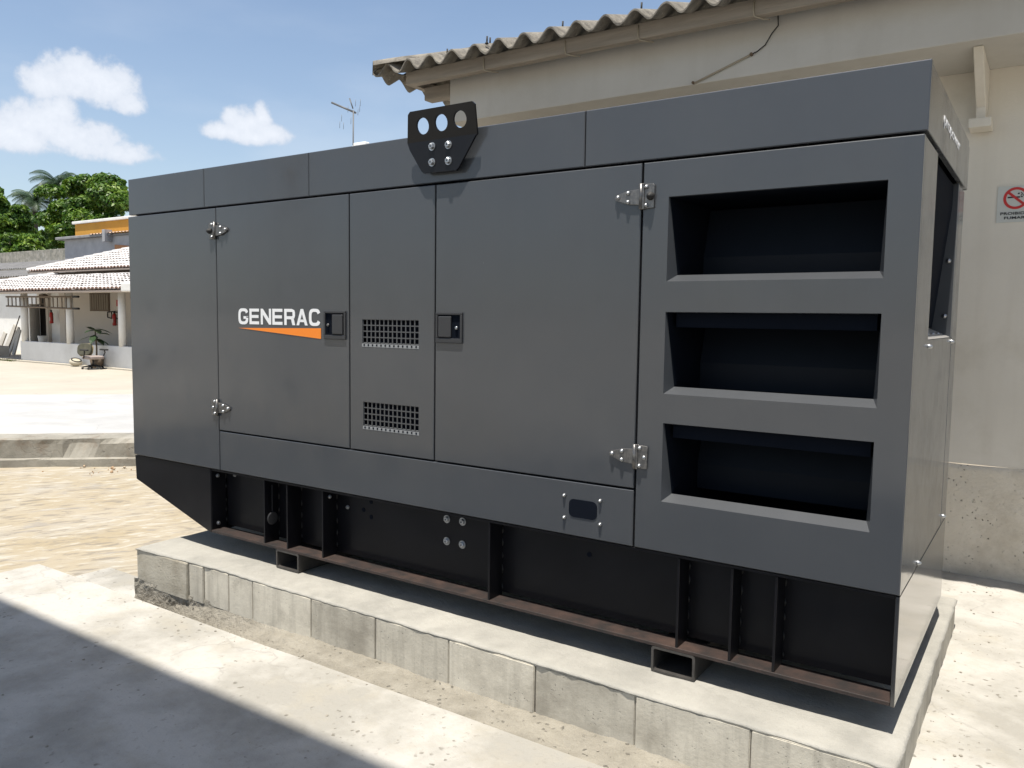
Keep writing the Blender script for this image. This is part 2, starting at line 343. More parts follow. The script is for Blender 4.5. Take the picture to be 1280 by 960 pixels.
# foreground slab: raised, with its edge running beside the plinth
def slabz(x, y):
    t = min(1, max(0, (y+.42)/.5)) if x > 4.49 else 0
    return -.32+.07*t*t*(3-2*t) + .004*n3(x*1.1, y*1.1) + .002*n3(x*4, y*4)
def slab(xs, ys, walls):
    mb = sheet(xs, ys, slabz); mb.sm = [False]*len(mb.sm)
    for kind, c in walls:
        if kind == 'y':
            for a, b in zip(xs, xs[1:]):
                wa = .012*n3(a*3, 5)+.006*n3(a*11, 2); wb = .012*n3(b*3, 5)+.006*n3(b*11, 2)
                mb.poly([(a, c, slabz(a, c)), (b, c, slabz(b, c)), (b, c+.01, -.60), (a, c+.01, -.60)])
        else:
            for a, b in zip(ys, ys[1:]): mb.poly([(c, a, slabz(c, a)), (c, b, slabz(c, b)), (c-.01, b, -.60), (c-.01, a, -.60)])
    return mb
mb = slab(frange(-.46, 9, .12), frange(-4.2, -.395, .12), [('y', -.395), ('x', -.46)])
mb.mesh(*(lambda s: (s.v, s.f))(sheet(frange(4.50, 9, .12), frange(-.395, 2.72, .12), slabz)), False)
for a, b in zip(frange(-.395, 2.72, .12), frange(-.395, 2.72, .12)[1:]): mb.poly([(4.552, a, slabz(4.552, a)), (4.552, b, slabz(4.552, b)), (4.552, b, -.6), (4.552, a, -.6)])
mb.mesh(*(lambda s: (s.v, s.f))(sheet(frange(2.5, 4.50, .1), frange(1.66, 2.72, .12), lambda x, y: slabz(4.7, y))), False)
mb.mesh(*(lambda s: (s.v, s.f))(sheet([-.46, 9, 16], [-10, -4.2], lambda x, y: -.323)), False)
mb.mesh(*(lambda s: (s.v, s.f))(sheet([9, 16], [-4.2, 2.72], lambda x, y: -.32 if y < 0 else -.25)), False)
mb.build('pavement', slab_m, kind='structure')
# low strip at the slab's far left end
mb = MB(); mb.box(-.58, .42, -.12, .14, -.60, -.50, .01); mb.build('kerb_strip', slab_m, kind='structure')
# kerb with the higher yard behind
def jag(s): return .018*n3(s*2.1, 3.3)+.012*n3(s*7, 1.2)
ktop = -.205
Sk = frange(-9, 13, .07)
mb = MB(); vs = []; fs = []
prof = [(-.05, -.60), (-.05, -.462), (-.035, -.452), (0, -.446), (.0, -.28), (.006, -.225), (.03, ktop), (.35, ktop+.004)]
for s in Sk:
    for q, (d, z) in enumerate(prof):
        k = 1 if 1 <= q <= 5 else .3
        chip = 0
        if q in (4, 5, 6): chip = max(0, n3(s*1.7+4, 9)-.18)*.25 + (0.07 if 1.1 < s < 1.75 and q > 4 else 0)*max(0, .7+n3(s*9, 0))
        if q in (2, 3): chip = -.02*max(0, n3(s*4, q))
        vs.append(kp(s, d+(jag(s+q*3)*.7)*k+chip, z+(.006*n3(s*3+q, 7) if q > 0 else 0)-(chip*.35 if q == 6 else 0)))
n = len(prof); fs = [(i*n+j, (i+1)*n+j, (i+1)*n+j+1, i*n+j+1) for i in range(len(Sk)-1) for j in range(n-1)]
mb.mesh(vs, fs, False); mb.build('kerb', curb_m, kind='structure')
mb = MB(); vs = []; fs = []
Dy = [.3, 1.2, 3, 5, 7.9]; Sy = frange(-40, 26, 2)
def yz(d): return ktop+.0015 - max(0, d-.3)*.031
for s in Sy:
    for d in Dy: vs.append(kp(s, d, yz(d)))
n = len(Dy); fs = [(i*n+j, (i+1)*n+j, (i+1)*n+j+1, i*n+j+1) for i in range(len(Sy)-1) for j in range(n-1)]
mb.mesh(vs, fs, True); mb.build('yard', yard_m, kind='structure')
mb = MB(); mb.poly([kp(-60, 7.9, yz(7.9)-.002), kp(40, 7.9, yz(7.9)-.002), kp(40, 14, -.625), kp(-60, 14, -.625)]); mb.poly([kp(-60, 14, -.625), kp(40, 14, -.625), kp(40, 60, -.63), kp(-60, 60, -.63)])
mb.build('paving', yard2_m, kind='structure')

# ------------------------------------------------------------------ plinth
pl = thing('concrete_plinth', 'low concrete block plinth carrying the grey generator enclosure', 'plinth', (2.4, .7, -.33))
def plint_y(x): return -.205-.035*max(0, (1.1-x)/.75) + .004*n3(x*6, 1)
def noisy_slab(mb, xs, ys, z0, z1):
    zt = lambda x, y: z1+.004*n3(x*3, y*3)+.0025*n3(x*14, y*14)
    def fy(x): return plint_y(x)+.005*n3(x*17, 4)+.004*n3(x*50, 4)+.016*max(0, n3(x*8, 40)-.25)
    def rx(y): return 4.545+.006*n3(y*13, 8)
    def mapp(x, y):
        if y == ys[0]: y = fy(x)
        if x == xs[-1]: x = rx(y)
        return x, y
    n = len(ys)
    g = [[mapp(x, y) for y in ys] for x in xs]
    def edge_drop(i, j): return .007+.006*max(0, n3(xs[i]*23, 7+j)) if (j == 0 or i == len(xs)-1 or i == 0) else 0
    vs = [(g[i][j][0], g[i][j][1], zt(*g[i][j])-edge_drop(i, j)) for i in range(len(xs)) for j in range(n)]
    mb.mesh(vs, [(i*n+j, (i+1)*n+j, (i+1)*n+j+1, i*n+j+1) for i in range(len(xs)-1) for j in range(n-1)], True)
    for i in range(len(xs)-1):
        a, b = vs[i*n], vs[(i+1)*n]; mb.poly([a, b, (b[0], b[1]+.002, z0), (a[0], a[1]+.002, z0)])
    for j in range(n-1):
        a, b = vs[(len(xs)-1)*n+j], vs[(len(xs)-1)*n+j+1]; mb.poly([a, b, (b[0]-.002, b[1], z0), (a[0]-.002, a[1], z0)])
        a, b = vs[j], vs[j+1]; mb.poly([a, b, (b[0], b[1], z0), (a[0], a[1], z0)])
mb = MB(); ysl = [-.205, -.190, -.17]+frange(-.12, 1.70, .06)
noisy_slab(mb, [.37, .385]+frange(.42, 4.49, .035)+[4.51, 4.53, 4.545], ysl, -.118, -.105)
mb.build('screed', padtop_m, pl)
mb = MB(); mb.box(.39, 4.525, -.190, 1.68, -.60, -.119); mb.build('core', mortar_m, pl)
JX = [.375, .872, 1.0, 1.217, 1.419, 1.870, 2.307, 2.748, 3.195, 3.644, 4.083, 4.540]
for i, (a, b) in enumerate(zip(JX, JX[1:])):
    mb = MB(); g = .0022; zb = -.330+.003*random.uniform(-1, 1)
    if i == 1: b += .0025
    bm = bmesh.new(); bmesh.ops.create_cube(bm, size=1)
    yoff = plint_y((a+b)/2)+.000+random.uniform(-.002, .003)
    for v in bm.verts: v.co = Vector(((a+b)/2+v.co.x*(b-a-2*g), (yoff-.16)/2+v.co.y*(-.16-yoff), (zb-.1175)/2+v.co.z*(-.1175-zb)))
    bmesh.ops.bevel(bm, geom=bm.edges[:], offset=.0035, segments=2, affect='EDGES')
    mb.add(bm); mb.build('block', block_m2 if i == 0 else block_m, pl)
for a, b in ((-.16, .30), (.30, .74), (.74, 1.18), (1.18, 1.67)):
    mb = MB(); mb.box(4.44, 4.541+random.uniform(-.003, .002), a+.004, b-.004, -.33, -.1175, .0035, 2); mb.build('block', block_m, pl)
for a, b in ((-.16, .30), (.30, .74), (.74, 1.18), (1.18, 1.67)):
    mb = MB(); mb.box(.372, .45, a+.004, b-.004, -.33, -.1175, .0035, 2); mb.build('block', block_m2, pl)
# crumbled footing below the left blocks and the mortar bed along the foot
mb = MB(); xs = frange(.36, 1.35, .02); zs = frange(-.60, -.30, .02); vs = []; nn = len(zs)
for x in xs:
    for z in zs:
        t = max(0, (x-.95)/.4)
        vs.append((x, plint_y(x)+.001 + .007*n3(x*14, z*14, 2)+.005*n3(x*45, z*45)+.018*t*max(0, (z+.36))/.06-.05*max(0, (-.40-z))/.24*(1-t), z - t*.0+ (.012*n3(x*9, z) if z > -.31 else 0)))
mb.mesh(vs, [(i*nn+j, (i+1)*nn+j, (i+1)*nn+j+1, i*nn+j+1) for i in range(len(xs)-1) for j in range(nn-1)])
mb2 = MB(); mb2.box(.372, 1.35, -.2, -.15, -.6, -.34); mb.mesh(mb2.v, mb2.f)
mb.build('footing', rubble_m, pl)
mb = MB(); xs = frange(.75, 4.62, .025); T = frange(0, 1, .08); vs = []; nn = len(T)
for x in xs:
    lo = -.56+.235*min(1, max(0, (x-.75)/1.1))
    for t in T:
        y = -.195-(.205)*t
        ridge = .018*math.exp(-((t-.42-.1*math.sin(x*2.1))/.12)**2)
        hi = -.318-.02*max(0, 1.2-x)
        z = lo*min(1, t*2.2)+hi*(1-min(1, t*2.2)) + ridge + .010*n3(x*6, t*3)+.006*n3(x*25, t*9)
        vs.append((x, y, min(z, -.322+.006*n3(x*9, 3) + (.0 if t > .2 else .012))))
mb.mesh(vs, [(i*nn+j, (i+1)*nn+j, (i+1)*nn+j+1, i*nn+j+1) for i in range(len(xs)-1) for j in range(nn-1)], True)
mb.build('mortar_bed', mortar_m, pl)

# ------------------------------------------------------------------ generator
gen = thing('generator_set', 'large grey generator enclosure on a black steel base frame', 'generator', (2.25, .68, -.105))
YF = -.008          # front of the doors and panels
def panel(mb, x0, x1, z0, z1, y, holes=(), t=.03, bev=.003):
    X0, X1, Z0, Z1 = x0+bev, x1-bev, z0+bev, z1-bev
    xs = sorted({X0, X1, *[h[0] for h in holes], *[h[1] for h in holes]}); zs = sorted({Z0, Z1, *[h[2] for h in holes], *[h[3] for h in holes]})
    for a, b in zip(xs, xs[1:]):
        for c, d in zip(zs, zs[1:]):
            if any(h[0] <= a+1e-6 and b <= h[1]+1e-6 and h[2] <= c+1e-6 and d <= h[3]+1e-6 for h in holes): continue
            mb.poly([(a, y, c), (b, y, c), (b, y, d), (a, y, d)])
    O = [(x0, y+bev, z0), (x1, y+bev, z0), (x1, y+bev, z1), (x0, y+bev, z1)]; I = [(X0, y, Z0), (X1, y, Z0), (X1, y, Z1), (X0, y, Z1)]; B = [(p[0], y+t, p[2]) for p in O]
    for i in range(4):
        j = (i+1) % 4; mb.poly([O[i], O[j], I[j], I[i]]); mb.poly([B[i], B[j], O[j], O[i]])
    for h in holes:
        if len(h) > 4: continue
        P0 = [(h[0], y, h[2]), (h[1], y, h[2]), (h[1], y, h[3]), (h[0], y, h[3])]
        for i in range(4):
            j = (i+1) % 4; q, r = P0[i], P0[j]; mb.poly([q, r, (r[0], y+t, r[2]), (q[0], y+t, q[2])])
    return mb
def pbuild(mb, name, label=None, m=paint, parent=gen): return mb.build(name, m, parent, label, recalc=False)
ZS, ZB, ZT = 1.897, .390, 2.130
pbuild(panel(MB(), .004, .883, ZB, ZS, YF), 'side_panel')
# bolts: shared meshes facing -Y
def bolt_mesh(hexr=.016, h=.012, wr=.022, name='bolt'):
    mb = MB(); mb.lathe([(wr, 0), (wr, -.003), (hexr, -.003)], (0, 0, 0), 16, 'y', False)
    mb.lathe([(hexr, -.003), (hexr, -.003-h*.8), (hexr*.8, -.003-h), (hexr*.35, -.003-h), (hexr*.3, -h*.7)], (0, 0, 0), 6, 'y', False)
    me = bpy.data.meshes.new(name); me.from_pydata(mb.v, [], mb.f); me.materials.append(steel); return me
def dome_mesh(r=.006, h=.006, name='screw', m=steel):
    mb = MB(); mb.lathe([(r*1.25, 0), (r*1.25, -h*.2), (r, -h*.5), (r*.7, -h*.85), (.0005, -h)], (0, 0, 0), 10, 'y', True)
    me = bpy.data.meshes.new(name); me.from_pydata(mb.v, [], mb.f); me.polygons.foreach_set('use_smooth', [True]*len(me.polygons)); me.materials.append(m); return me
BOLT = bolt_mesh(); BOLT_S = bolt_mesh(.010, .009, .013, 'bolt_small'); SCREW = dome_mesh(); KNOB = dome_mesh(.013, .022, 'rubber_stop', dark_m)
RX = (0, 0, R(90))   # -Y face turned to +X
def hinge(cx, cz, door_left, parent, rubber=False):
    """cx = seam between door and frame; door_left True when the door is on the left of the seam"""
    s = -1 if door_left else 1; y = YF
    h = MB()
    # frame leaf
    h.prism([(cx-s*.006, cz-.046), (cx-s*.053, cz-.044), (cx-s*.055, cz+.040), (cx-s*.050, cz+.046), (cx-s*.006, cz+.048)], 'y', y-.010, y-.002, .0012)
    # door leaf, tapering
    h.prism([(cx+s*.006, cz-.030), (cx+s*.055, cz-.026), (cx+s*.108, cz-.008), (cx+s*.114, cz+.002), (cx+s*.108, cz+.012), (cx+s*.055, cz+.027), (cx+s*.006, cz+.030)], 'y', y-.010, y-.002, .0012)
    for k in range(6):                     # raised rim of the tapering leaf
        pass
    o = h.build('hinge', hingem, parent, recalc=True)
    k = MB(); k.tube([(cx, y-.012, cz-.047), (cx, y-.012, cz+.049)], .0075, 10); k.box(cx-s*.012, cx+s*.002, y-.014, y-.003, cz-.046, cz+.048, .002); k.build('pin', hingem, o)
    for dx, dz in ((.098, .003), (.055, .017), (.055, -.017)): inst(SCREW, 'screw', (cx+s*dx, y-.010, cz+dz), o, scale=(1.25, 1.7, 1.25))
    for dx, dz in ((-.022, .036), (-.022, -.034)): inst(SCREW, 'screw', (cx+s*dx, y-.010, cz+dz), o, scale=(1.2, 1.7, 1.2))
    inst(KNOB if rubber else SCREW, 'rubber_stop' if rubber else 'screw', (cx-s*.040, y-.010, cz+.0), o, scale=1 if rubber else 1.2)
# doors
d1 = pbuild(panel(MB(), .889, 1.941, .626, ZS, YF), 'door', 'left door with the white and orange logo')
d2 = pbuild(panel(MB(), 2.501, 3.522, .626, ZS, YF), 'door', 'wide right door with its handle at the left edge')
hinge(.886, 1.768, False, d1, True); hinge(.886, .756, False, d1); hinge(3.527, 1.768, True, d2, True); hinge(3.527, .756, True, d2)
# vent panel with two punched grilles
GR = [(2.035, 2.400, 1.163, 1.281), (2.040, 2.402, .752, .872)]
vp = pbuild(panel(MB(), 1.949, 2.493, .626, ZS, YF, GR, t=.012), 'vent_panel')
for (a, b, c, d) in GR:
    g = MB(); nc = 13; nr = 4; cw = (b-a)/nc; ch = (d-c)/nr; bw = .0034
    for i in range(nc+1): g.box(a+i*cw-bw, a+i*cw+bw, YF+.0035, YF+.008, c, d)
    for j in range(nr+1): g.box(a, b, YF+.003, YF+.0085, c+j*ch-bw*.8, c+j*ch+bw*.8)
    o = g.build('grille', paint, vp)
    l = MB(); l.prism([(YF-.001, c-.018), (YF-.001, c-.004), (YF+.010, c+.004), (YF+.010, c-.018)], 'x', a-.002, b+.002)
    lo = l.build('grille_ledge', grille_m, vp)
    for i in range(nc):
        if i % 2 == 0:
            pass
    t = MB()
    for i in range(nc): t.box(a+(i+.5)*cw-.004, a+(i+.5)*cw+.004, YF-.0028, YF-.0008, c-.014, c-.004)
    t.build('slot', foam, vp, kind='stuff')
# lower cover panel with the small port
sp = pbuild(panel(MB(), .889, 3.522, ZB, .618, YF+.001), 'cover_panel')
p = MB(); p.prism(rpoly(3.229, 3.361, .470, .546, .022), 'y', YF-.0015, YF+.001); p.build('port_plate', foam, sp)
for x, z in ((3.206, .556), (3.376, .556), (3.208, .462), (3.378, .458)): inst(SCREW, 'screw', (x, YF, z), sp, scale=(1.15, 2.2, 1.15))
# intake panel with three louvre mouths
HO = [(3.637, 4.400, 1.443, 1.762), (3.637, 4.400, 1.012, 1.327), (3.640, 4.397, .590, .898)]
ip = pbuild(panel(MB(), 3.531, 4.500, ZB, ZS, YF, [h+(1,) for h in HO]), 'intake_panel')
for (a, b, c, d) in HO:
    f = MB(); y0 = YF; y1 = YF+.048; ia, ib, ic, idd = a+.024, b-.020, c+.026, d-.002
    O = [(a, y0, c), (b, y0, c), (b, y0, d), (a, y0, d)]; I = [(ia, y1, ic), (ib, y1, ic), (b-.002, y0+.010, idd), (a+.002, y0+.010, idd)]
    for i in range(4):
        j = (i+1) % 4; f.poly([O[i], O[j], I[j], I[i]])
    f.build('intake_mouth', paint, ip, recalc=False)
    q = MB()      # black duct behind
    I2 = [(p_[0], y1+.001, p_[2]) for p_ in I]; K = [(ia-.0, .62, ic-.20), (ib+.02, .62, ic-.20), (ib+.02, .62, idd), (ia-.0, .62, idd)]
    q.poly([I[0], I[1], (ib, y1+.003, ic-.20), (ia, y1+.003, ic-.20)])
    q.poly([(ia, y1+.003, ic-.2), (ib, y1+.003, ic-.2), K[1], K[0]]); q.poly([I[1], (ib, y1+.003, ic-.2), K[1], K[2], I[2]]); q.poly([I[0], (ia, y1+.003, ic-.2), K[0], K[3], I[3]]); q.poly([I[3], I[2], K[2], K[3]]); q.poly(K)
    q.build('duct', foam, ip)
    w = MB(); w.prism([(.30, ic-.02), (.30, ic+.085), (.36, idd-.01), (.38, idd-.01), (.38, ic-.02)], 'x', ia+.004, ib+.015); w.build('baffle', baffle_m, ip)
# logo
def sgp(v, p): return math.copysign(abs(v)**p, v)
def letters(word, x0, x1, y, z0, z1):
    mb = MB(); n = len(word); cell = (x1-x0)/(n-.10); H = z1-z0; sv = .23; sh = .19
    for i, ch in enumerate(word):
        X = x0+i*cell; Wd = cell*.90
        def Q(*pts): mb.poly([(X+u*Wd, y, z0+v*H) for u, v in pts])
        def rect(a, b, c, d): Q((a, c), (b, c), (b, d), (a, d))
        def ring(t0, t1):
            for k in range(26):
                a, b = R(t0+(t1-t0)*k/26), R(t0+(t1-t0)*(k+1)/26); o = []
                for t, ra, rb in ((a, .5, .52), (b, .5, .52), (b, .5-sv, .52-sh), (a, .5-sv, .52-sh)): o.append((.5+ra*sgp(math.cos(t), .62), .5+rb*sgp(math.sin(t), .62)))
                Q(*o)
        if ch in 'CG': ring(22, 338 if ch == 'C' else 356)
        if ch == 'G': rect(.52, .768, .34, .51); rect(.768, 1.0, .484, .51)
        if ch == 'E': rect(0, sv, 0, 1); rect(sv, .95, 0, sh); rect(sv, .90, .5-sh/2, .5+sh/2); rect(sv, .95, 1-sh, 1)
        if ch == 'N': rect(0, sv-.02, 0, 1); rect(1-sv+.02, 1, 0, 1); Q((sv-.02, 1), (sv-.02, .62), (1-sv+.02, 0), (1-sv+.02, .38))
        if ch == 'R': rect(0, sv, 0, 1); rect(sv, .70, 1-sh, 1); rect(sv, .70, .36, .36+sh); Q((.70, 1), (.92, .93), (.99, .80), (.76, .80), (.70, .81)); Q((.99, .80), (.99, .56), (.76, .58), (.76, .80)); Q((.99, .56), (.92, .42), (.70, .36), (.70, .55), (.76, .58)); Q((.62, .36), (.88, .40), (1.0, 0), (.74, 0))
        if ch == 'A': Q((0, 0), (.24, 0), (.62, 1), (.38, 1)); Q((.76, 0), (1.0, 0), (.62, 1), (.50, .69)); rect(.33, .665, .20, .36)
    return mb
letters('GENERAC', 1.078, 1.739, YF-.0018, 1.243, 1.329).build('logo_lettering', whitep, d1, recalc=False)
w = MB(); w.prism([(1.080, 1.2205), (1.742, 1.2305), (1.742, 1.176)], 'y', YF-.0020, YF-.0006); w.build('logo_wedge', orange, d1)
# handles
def handle(x0, x1, z0, z1, parent, flip):
    y = YF; h = MB(); b = .012
    h.box(x0, x1, y-.010, y-.001, z0, z0+b+.010, .003, 2); h.box(x0, x1, y-.010, y-.001, z1-b, z1, .003, 2)
    h.box(x0, x0+b, y-.010, y-.001, z0+b+.009, z1-b+.001, .002); h.box(x1-b, x1, y-.010, y-.001, z0+b+.009, z1-b+.001, .002)
    o = h.build('handle', plastic2, parent)
    r = MB(); r.poly([(x0+b, y-.0012, z0+b), (x1-b, y-.0012, z0+b), (x1-b, y-.0012, z1-b), (x0+b, y-.0012, z1-b)]); r.build('recess', foam, o)
    a, c = (x1-b-.080, x1-b-.006) if flip else (x0+b+.006, x0+b+.080)
    p = MB(); p.box(a, c, y-.013, y-.0015, z0+b+.014, z1-b-.006, .005, 3); p.build('paddle', plastic2, o)
    k = MB(); cx = (x0+b+.018) if flip else (x1-b-.022); k.lathe([(.008, 0), (.008, -.006), (.006, -.008), (.0005, -.008)], (cx, y-.002, (z0+z1)/2), 12, 'y'); k.build('lock', steel if not flip else hingem, o)
handle(1.768, 1.925, 1.176, 1.320, d1, True); handle(2.508, 2.662, 1.178, 1.318, d2, False)
# roof cap: four fascia lengths, end fascia and top sheet
for a, b in ((.0, .7685), (.7725, 1.6445), (1.6485, 3.2635), (3.2675, 4.508)):
    f = panel(MB(), a, b, 1.9085, ZT, .0, t=.03, bev=.0035); pbuild(f, 'fascia')
f = MB(); f.box(.0, 4.505, .0305, 1.37, 2.100, ZT-.001, .002); f.box(.0, .02, .031, 1.37, 1.9085, 2.0995); f.box(.0, 4.505, 1.345, 1.368, 1.9085, 2.0995); pbuild(f, 'roof_sheet')
f = MB(); f.box(4.486, 4.508, .0305, 1.372, 1.9085, 2.0998, .002); f = f.build('end_fascia', paint, gen)
tm = text_mesh('propower', 1, bold=.02, spacing=.95)
fit_mesh(tm, .385, .95, 4.509, 1.993, 2.036, off=OFF[gen.name], plane='x'); tm.materials.clear(); tm.materials.append(whitep)
to = bpy.data.objects.new('lettering', tm); COL.objects.link(to); to.parent = f
# core so nothing shows through
f = MB(); f.box(.02, 3.56, .035, 1.33, .40, 1.905); f.box(3.56, 4.40, .64, 1.33, .40, 1.905); f.build('inner_box', foam, gen)
f = MB(); f.box(.0, .020, .023, 1.365, ZB, ZS, .002); f.box(.021, 4.48, 1.345, 1.366, ZB, ZS, .002); f.build('rear_panels', paint, gen)
# right end: corner post, opening, cover, far post
XE = 4.500
f = MB(); f.box(XE-.020, XE, .023, .347, ZB, ZS, .002); f.build('corner_post', paint, gen)
f = MB(); f.box(XE-.022, XE-.001, .3495, 1.148, ZB, 1.236, .002); f.build('end_cover', paint, gen)
f = MB(); f.box(XE-.090, XE-.001, 1.104, 1.120, 1.2365, 1.902, .001); f.box(XE-.02, XE, 1.1505, 1.3445, ZB, ZS, .002); f.box(XE-.018, XE-.0005, 1.1205, 1.1502, 1.2365, ZS-.0005, .001); f.build('far_post', paint, gen)
f = MB(); f.poly([(XE-.002, .35, 1.238), (XE-.002, 1.103, 1.238), (XE-.088, 1.103, 1.276), (XE-.088, .35, 1.276)]); f.build('end_sill', alu, gen, recalc=False)
f = MB(); f.prism([(XE-.020, 1.885), (XE-.0201, 1.80), (XE-.082, 1.277), (XE-.10, 1.277), (XE-.10, 1.885)], 'x', 0, 1)
f = MB()
P1 = [(XE-.022, 1.895), (XE-.022, 1.80), (XE-.075, 1.278), (XE-.095, 1.278), (XE-.095, 1.895)]
f.mesh([(x, .351, z) for x, z in P1]+[(x, 1.1035, z) for x, z in P1], [(0, 1, 2, 3, 4), (5, 6, 7, 8, 9), (0, 1, 6, 5), (1, 2, 7, 6), (2, 3, 8, 7), (3, 4, 9, 8), (4, 0, 5, 9)])
f.build('deflector', foam, gen)
def ebolt(y, z, x=XE, s=(1.3, 2.4, 1.3)): inst(SCREW, 'screw', (x, y, z), gen, rot=RX, scale=s)
ebolt(.372, 1.213); ebolt(1.135, 1.218); ebolt(.40, .402); ebolt(1.21, .418)
for x, z in ((4.476, 1.57), (4.472, 1.33)): inst(SCREW, 'screw', (x, 1.104, z), gen, scale=(1.5, 2.2, 1.5))
for y in (.45, .62, .79, .96): inst(SCREW, 'screw', (XE-.035, y, 1.2525), gen, rot=(R(-90), 0, 0), scale=1.2)
# lifting eye plate with bend
lb = MB(); t = .010
yl = YF-.028
out_low = [(2.352, 2.092), (2.366, 2.060), (2.437, 1.958), (2.452, 1.948), (2.636, 1.946), (2.652, 1.958), (2.742, 2.085), (2.752, 2.092)]
out_up = [(2.378, 2.212), (2.392, 2.224), (2.742, 2.224), (2.754, 2.214)]
def yup(z): return yl-(z-2.092)*.22
holes = [(2.455, 2.157), (2.562, 2.159), (2.668, 2.161)]; hr = .036
bm = bmesh.new()
def face_with_holes():
    # upper leaf as strips between the eyes: build by triangle fill
    vs_o = [bm.verts.new((x, 0, z)) for x, z in [(2.752, 2.092), (2.754, 2.150), (2.756, 2.212), (2.744, 2.224), (2.392, 2.224), (2.377, 2.212), (2.364, 2.150), (2.352, 2.092)]]
    es = [bm.edges.new((vs_o[i], vs_o[(i+1) % len(vs_o)])) for i in range(len(vs_o))]
    for cx, cz in holes:
        hv = [bm.verts.new((cx+hr*math.cos(2*math.pi*k/20), 0, cz+hr*math.sin(2*math.pi*k/20))) for k in range(20)]
        es += [bm.edges.new((hv[i], hv[(i+1) % 20])) for i in range(20)]
    r_ = bmesh.ops.triangle_fill(bm, use_beauty=True, edges=es)
face_with_holes()
for v in bm.verts: v.co.y = yup(v.co.z)
bm.faces.new([bm.verts.new((x, yl, z)) for x, z in out_low])
bmesh.ops.remove_doubles(bm, verts=bm.verts[:], dist=1e-4)
ret = bmesh.ops.extrude_face_region(bm, geom=bm.faces[:])
for v in [e for e in ret['geom'] if isinstance(e, bmesh.types.BMVert)]: v.co.y += t
bmesh.ops.recalc_face_normals(bm, faces=bm.faces[:])
lb.add(bm); lp = lb.build('lifting_eye', black, gen)
s = MB(); s.box(2.47, 2.63, yl+t, .004, 1.975, 2.08); s.build('standoff', black, lp)
for x, z in ((2.500, 2.063), (2.594, 2.061), (2.500, 1.993), (2.595, 1.991)): inst(BOLT, 'bolt', (x, yl, z), lp, rot=(0, random.uniform(0, 1), 0), scale=(.85, 1.0, .85))
# ---- base frame
YW = .105
def sk(mb, name, label=None, m=black): return mb.build(name, m, gen, label)
f = MB(); f.box(.80, 4.485, YW, 1.25, .03, .3735); sk(f, 'tank')
f = MB(); f.prism([(.004, .384), (.785, .384), (.785, .002), (.77, .002), (.012, .23)], 'y', .0, .008); f.prism([(.004, .384), (.785, .384), (.785, .002), (.77, .002), (.012, .23)], 'y', 1.352, 1.36)
f.mesh([(.004, .009, .384), (.012, .009, .23), (.77, .009, .002), (.785, .009, .002), (.004, 1.351, .384), (.012, 1.351, .23), (.77, 1.351, .002), (.785, 1.351, .002)], [(0, 1, 5, 4), (1, 2, 6, 5), (2, 3, 7, 6)])
sk(f, 'sloped_nose')
f = MB(); f.box(.787, 4.485, .0, YW-.0005, .002, .016, .001); sk(f, 'bottom_flange', 'rusty brown bottom flange', rust)
f = MB(); f.box(.787, 4.485, .004, YW-.0005, .374, .385, .001); sk(f, 'top_flange')
f = MB(); f.box(4.486, 4.4995, .0, 1.36, .0, .3835, .0015); sk(f, 'end_plate', m=mat('glossy black end paint', (.012, .012, .013), rough=.4, coat=1.0, coat_rough=.10, coat_ior=1.8))
for x in (.785, 1.262, 1.452, 1.730, 2.811, 3.717, 3.928, 4.092):
    f = MB(); f.box(x-.005, x+.005, .003, YW-.001, .0165, .3735, .001); sk(f, 'stiffener')
f = MB()
for x in (.785, 1.262, 1.452, 1.730, 2.811, 3.717, 3.928, 4.092):
    for k in range(5):
        z = .045+k*.068+random.uniform(-.012, .012); h = random.uniform(.010, .02)
        f.tube([(x+.007, YW-.003, z), (x+.009, YW-.004, z+h), (x+.007, YW-.003, z+2*h)], [.002, .0042, .002], 5)
sk(f, 'weld_bead', m=mat('grey weld metal', (.035, .035, .035), (.02, .02, .02), sc=60, rough=.4, metal=.4)); f = bpy.data.objects['weld_bead']; f['kind'] = 'stuff'
for a, b in ((1.362, 1.545), (3.614, 3.796)):
    f = MB(); o_ = rpoly(a, b, -.105, .0015, .012); i_ = rpoly(a+.010, b-.010, -.095, -.0085, .007); nn = len(o_)
    for y0, y1 in ((.0, 1.36),):
        A = [(x, y0, z) for x, z in o_]; B = [(x, y0, z) for x, z in i_]; C = [(x, y1, z) for x, z in o_]; Dd = [(x, y1, z) for x, z in i_]
        for k in range(nn):
            l = (k+1) % nn; f.poly([A[k], A[l], B[l], B[k]]); f.poly([A[k], A[l], C[l], C[k]]); f.poly([B[k], B[l], Dd[l], Dd[k]])
    f = sk(f, 'fork_pocket', m=mat('worn black tube', (.03, .028, .026), (.06, .055, .05), sc=12, rough=.5))
for x, y, z, s_, rx_ in ((.79, .045, .338, 1, 1), (.79, .045, .050, 1, 1), (.875, YW, .341, .9, 0), (1.735, .05, .338, .9, 1), (1.815, YW, .283, .9, 0), (2.487, YW, .321, 1.25, 0), (2.583, YW, .323, 1.25, 0), (2.487, YW, .212, 1.25, 0), (2.582, YW, .211, 1.25, 0)):
    inst(BOLT if s_ > 1 else BOLT_S, 'bolt', (x, y, z), gen, rot=RX if rx_ else (0, random.random(), 0), scale=s_*(.72 if s_ > 1 else .95))
inst(BOLT_S, 'bolt', (1.700, .05, .300), gen, rot=RX, scale=.9)
f = MB(); f.lathe([(.036, 0), (.036, .004), (.032, .006), (.0005, .006)], (1.2672, .055, .150), 20, 'x', False); f.box(1.2671, 1.2695, .052, .058, .19, .34); f.build('access_disc', mat('dull disc', (.035, .035, .037), rough=.5), gen)
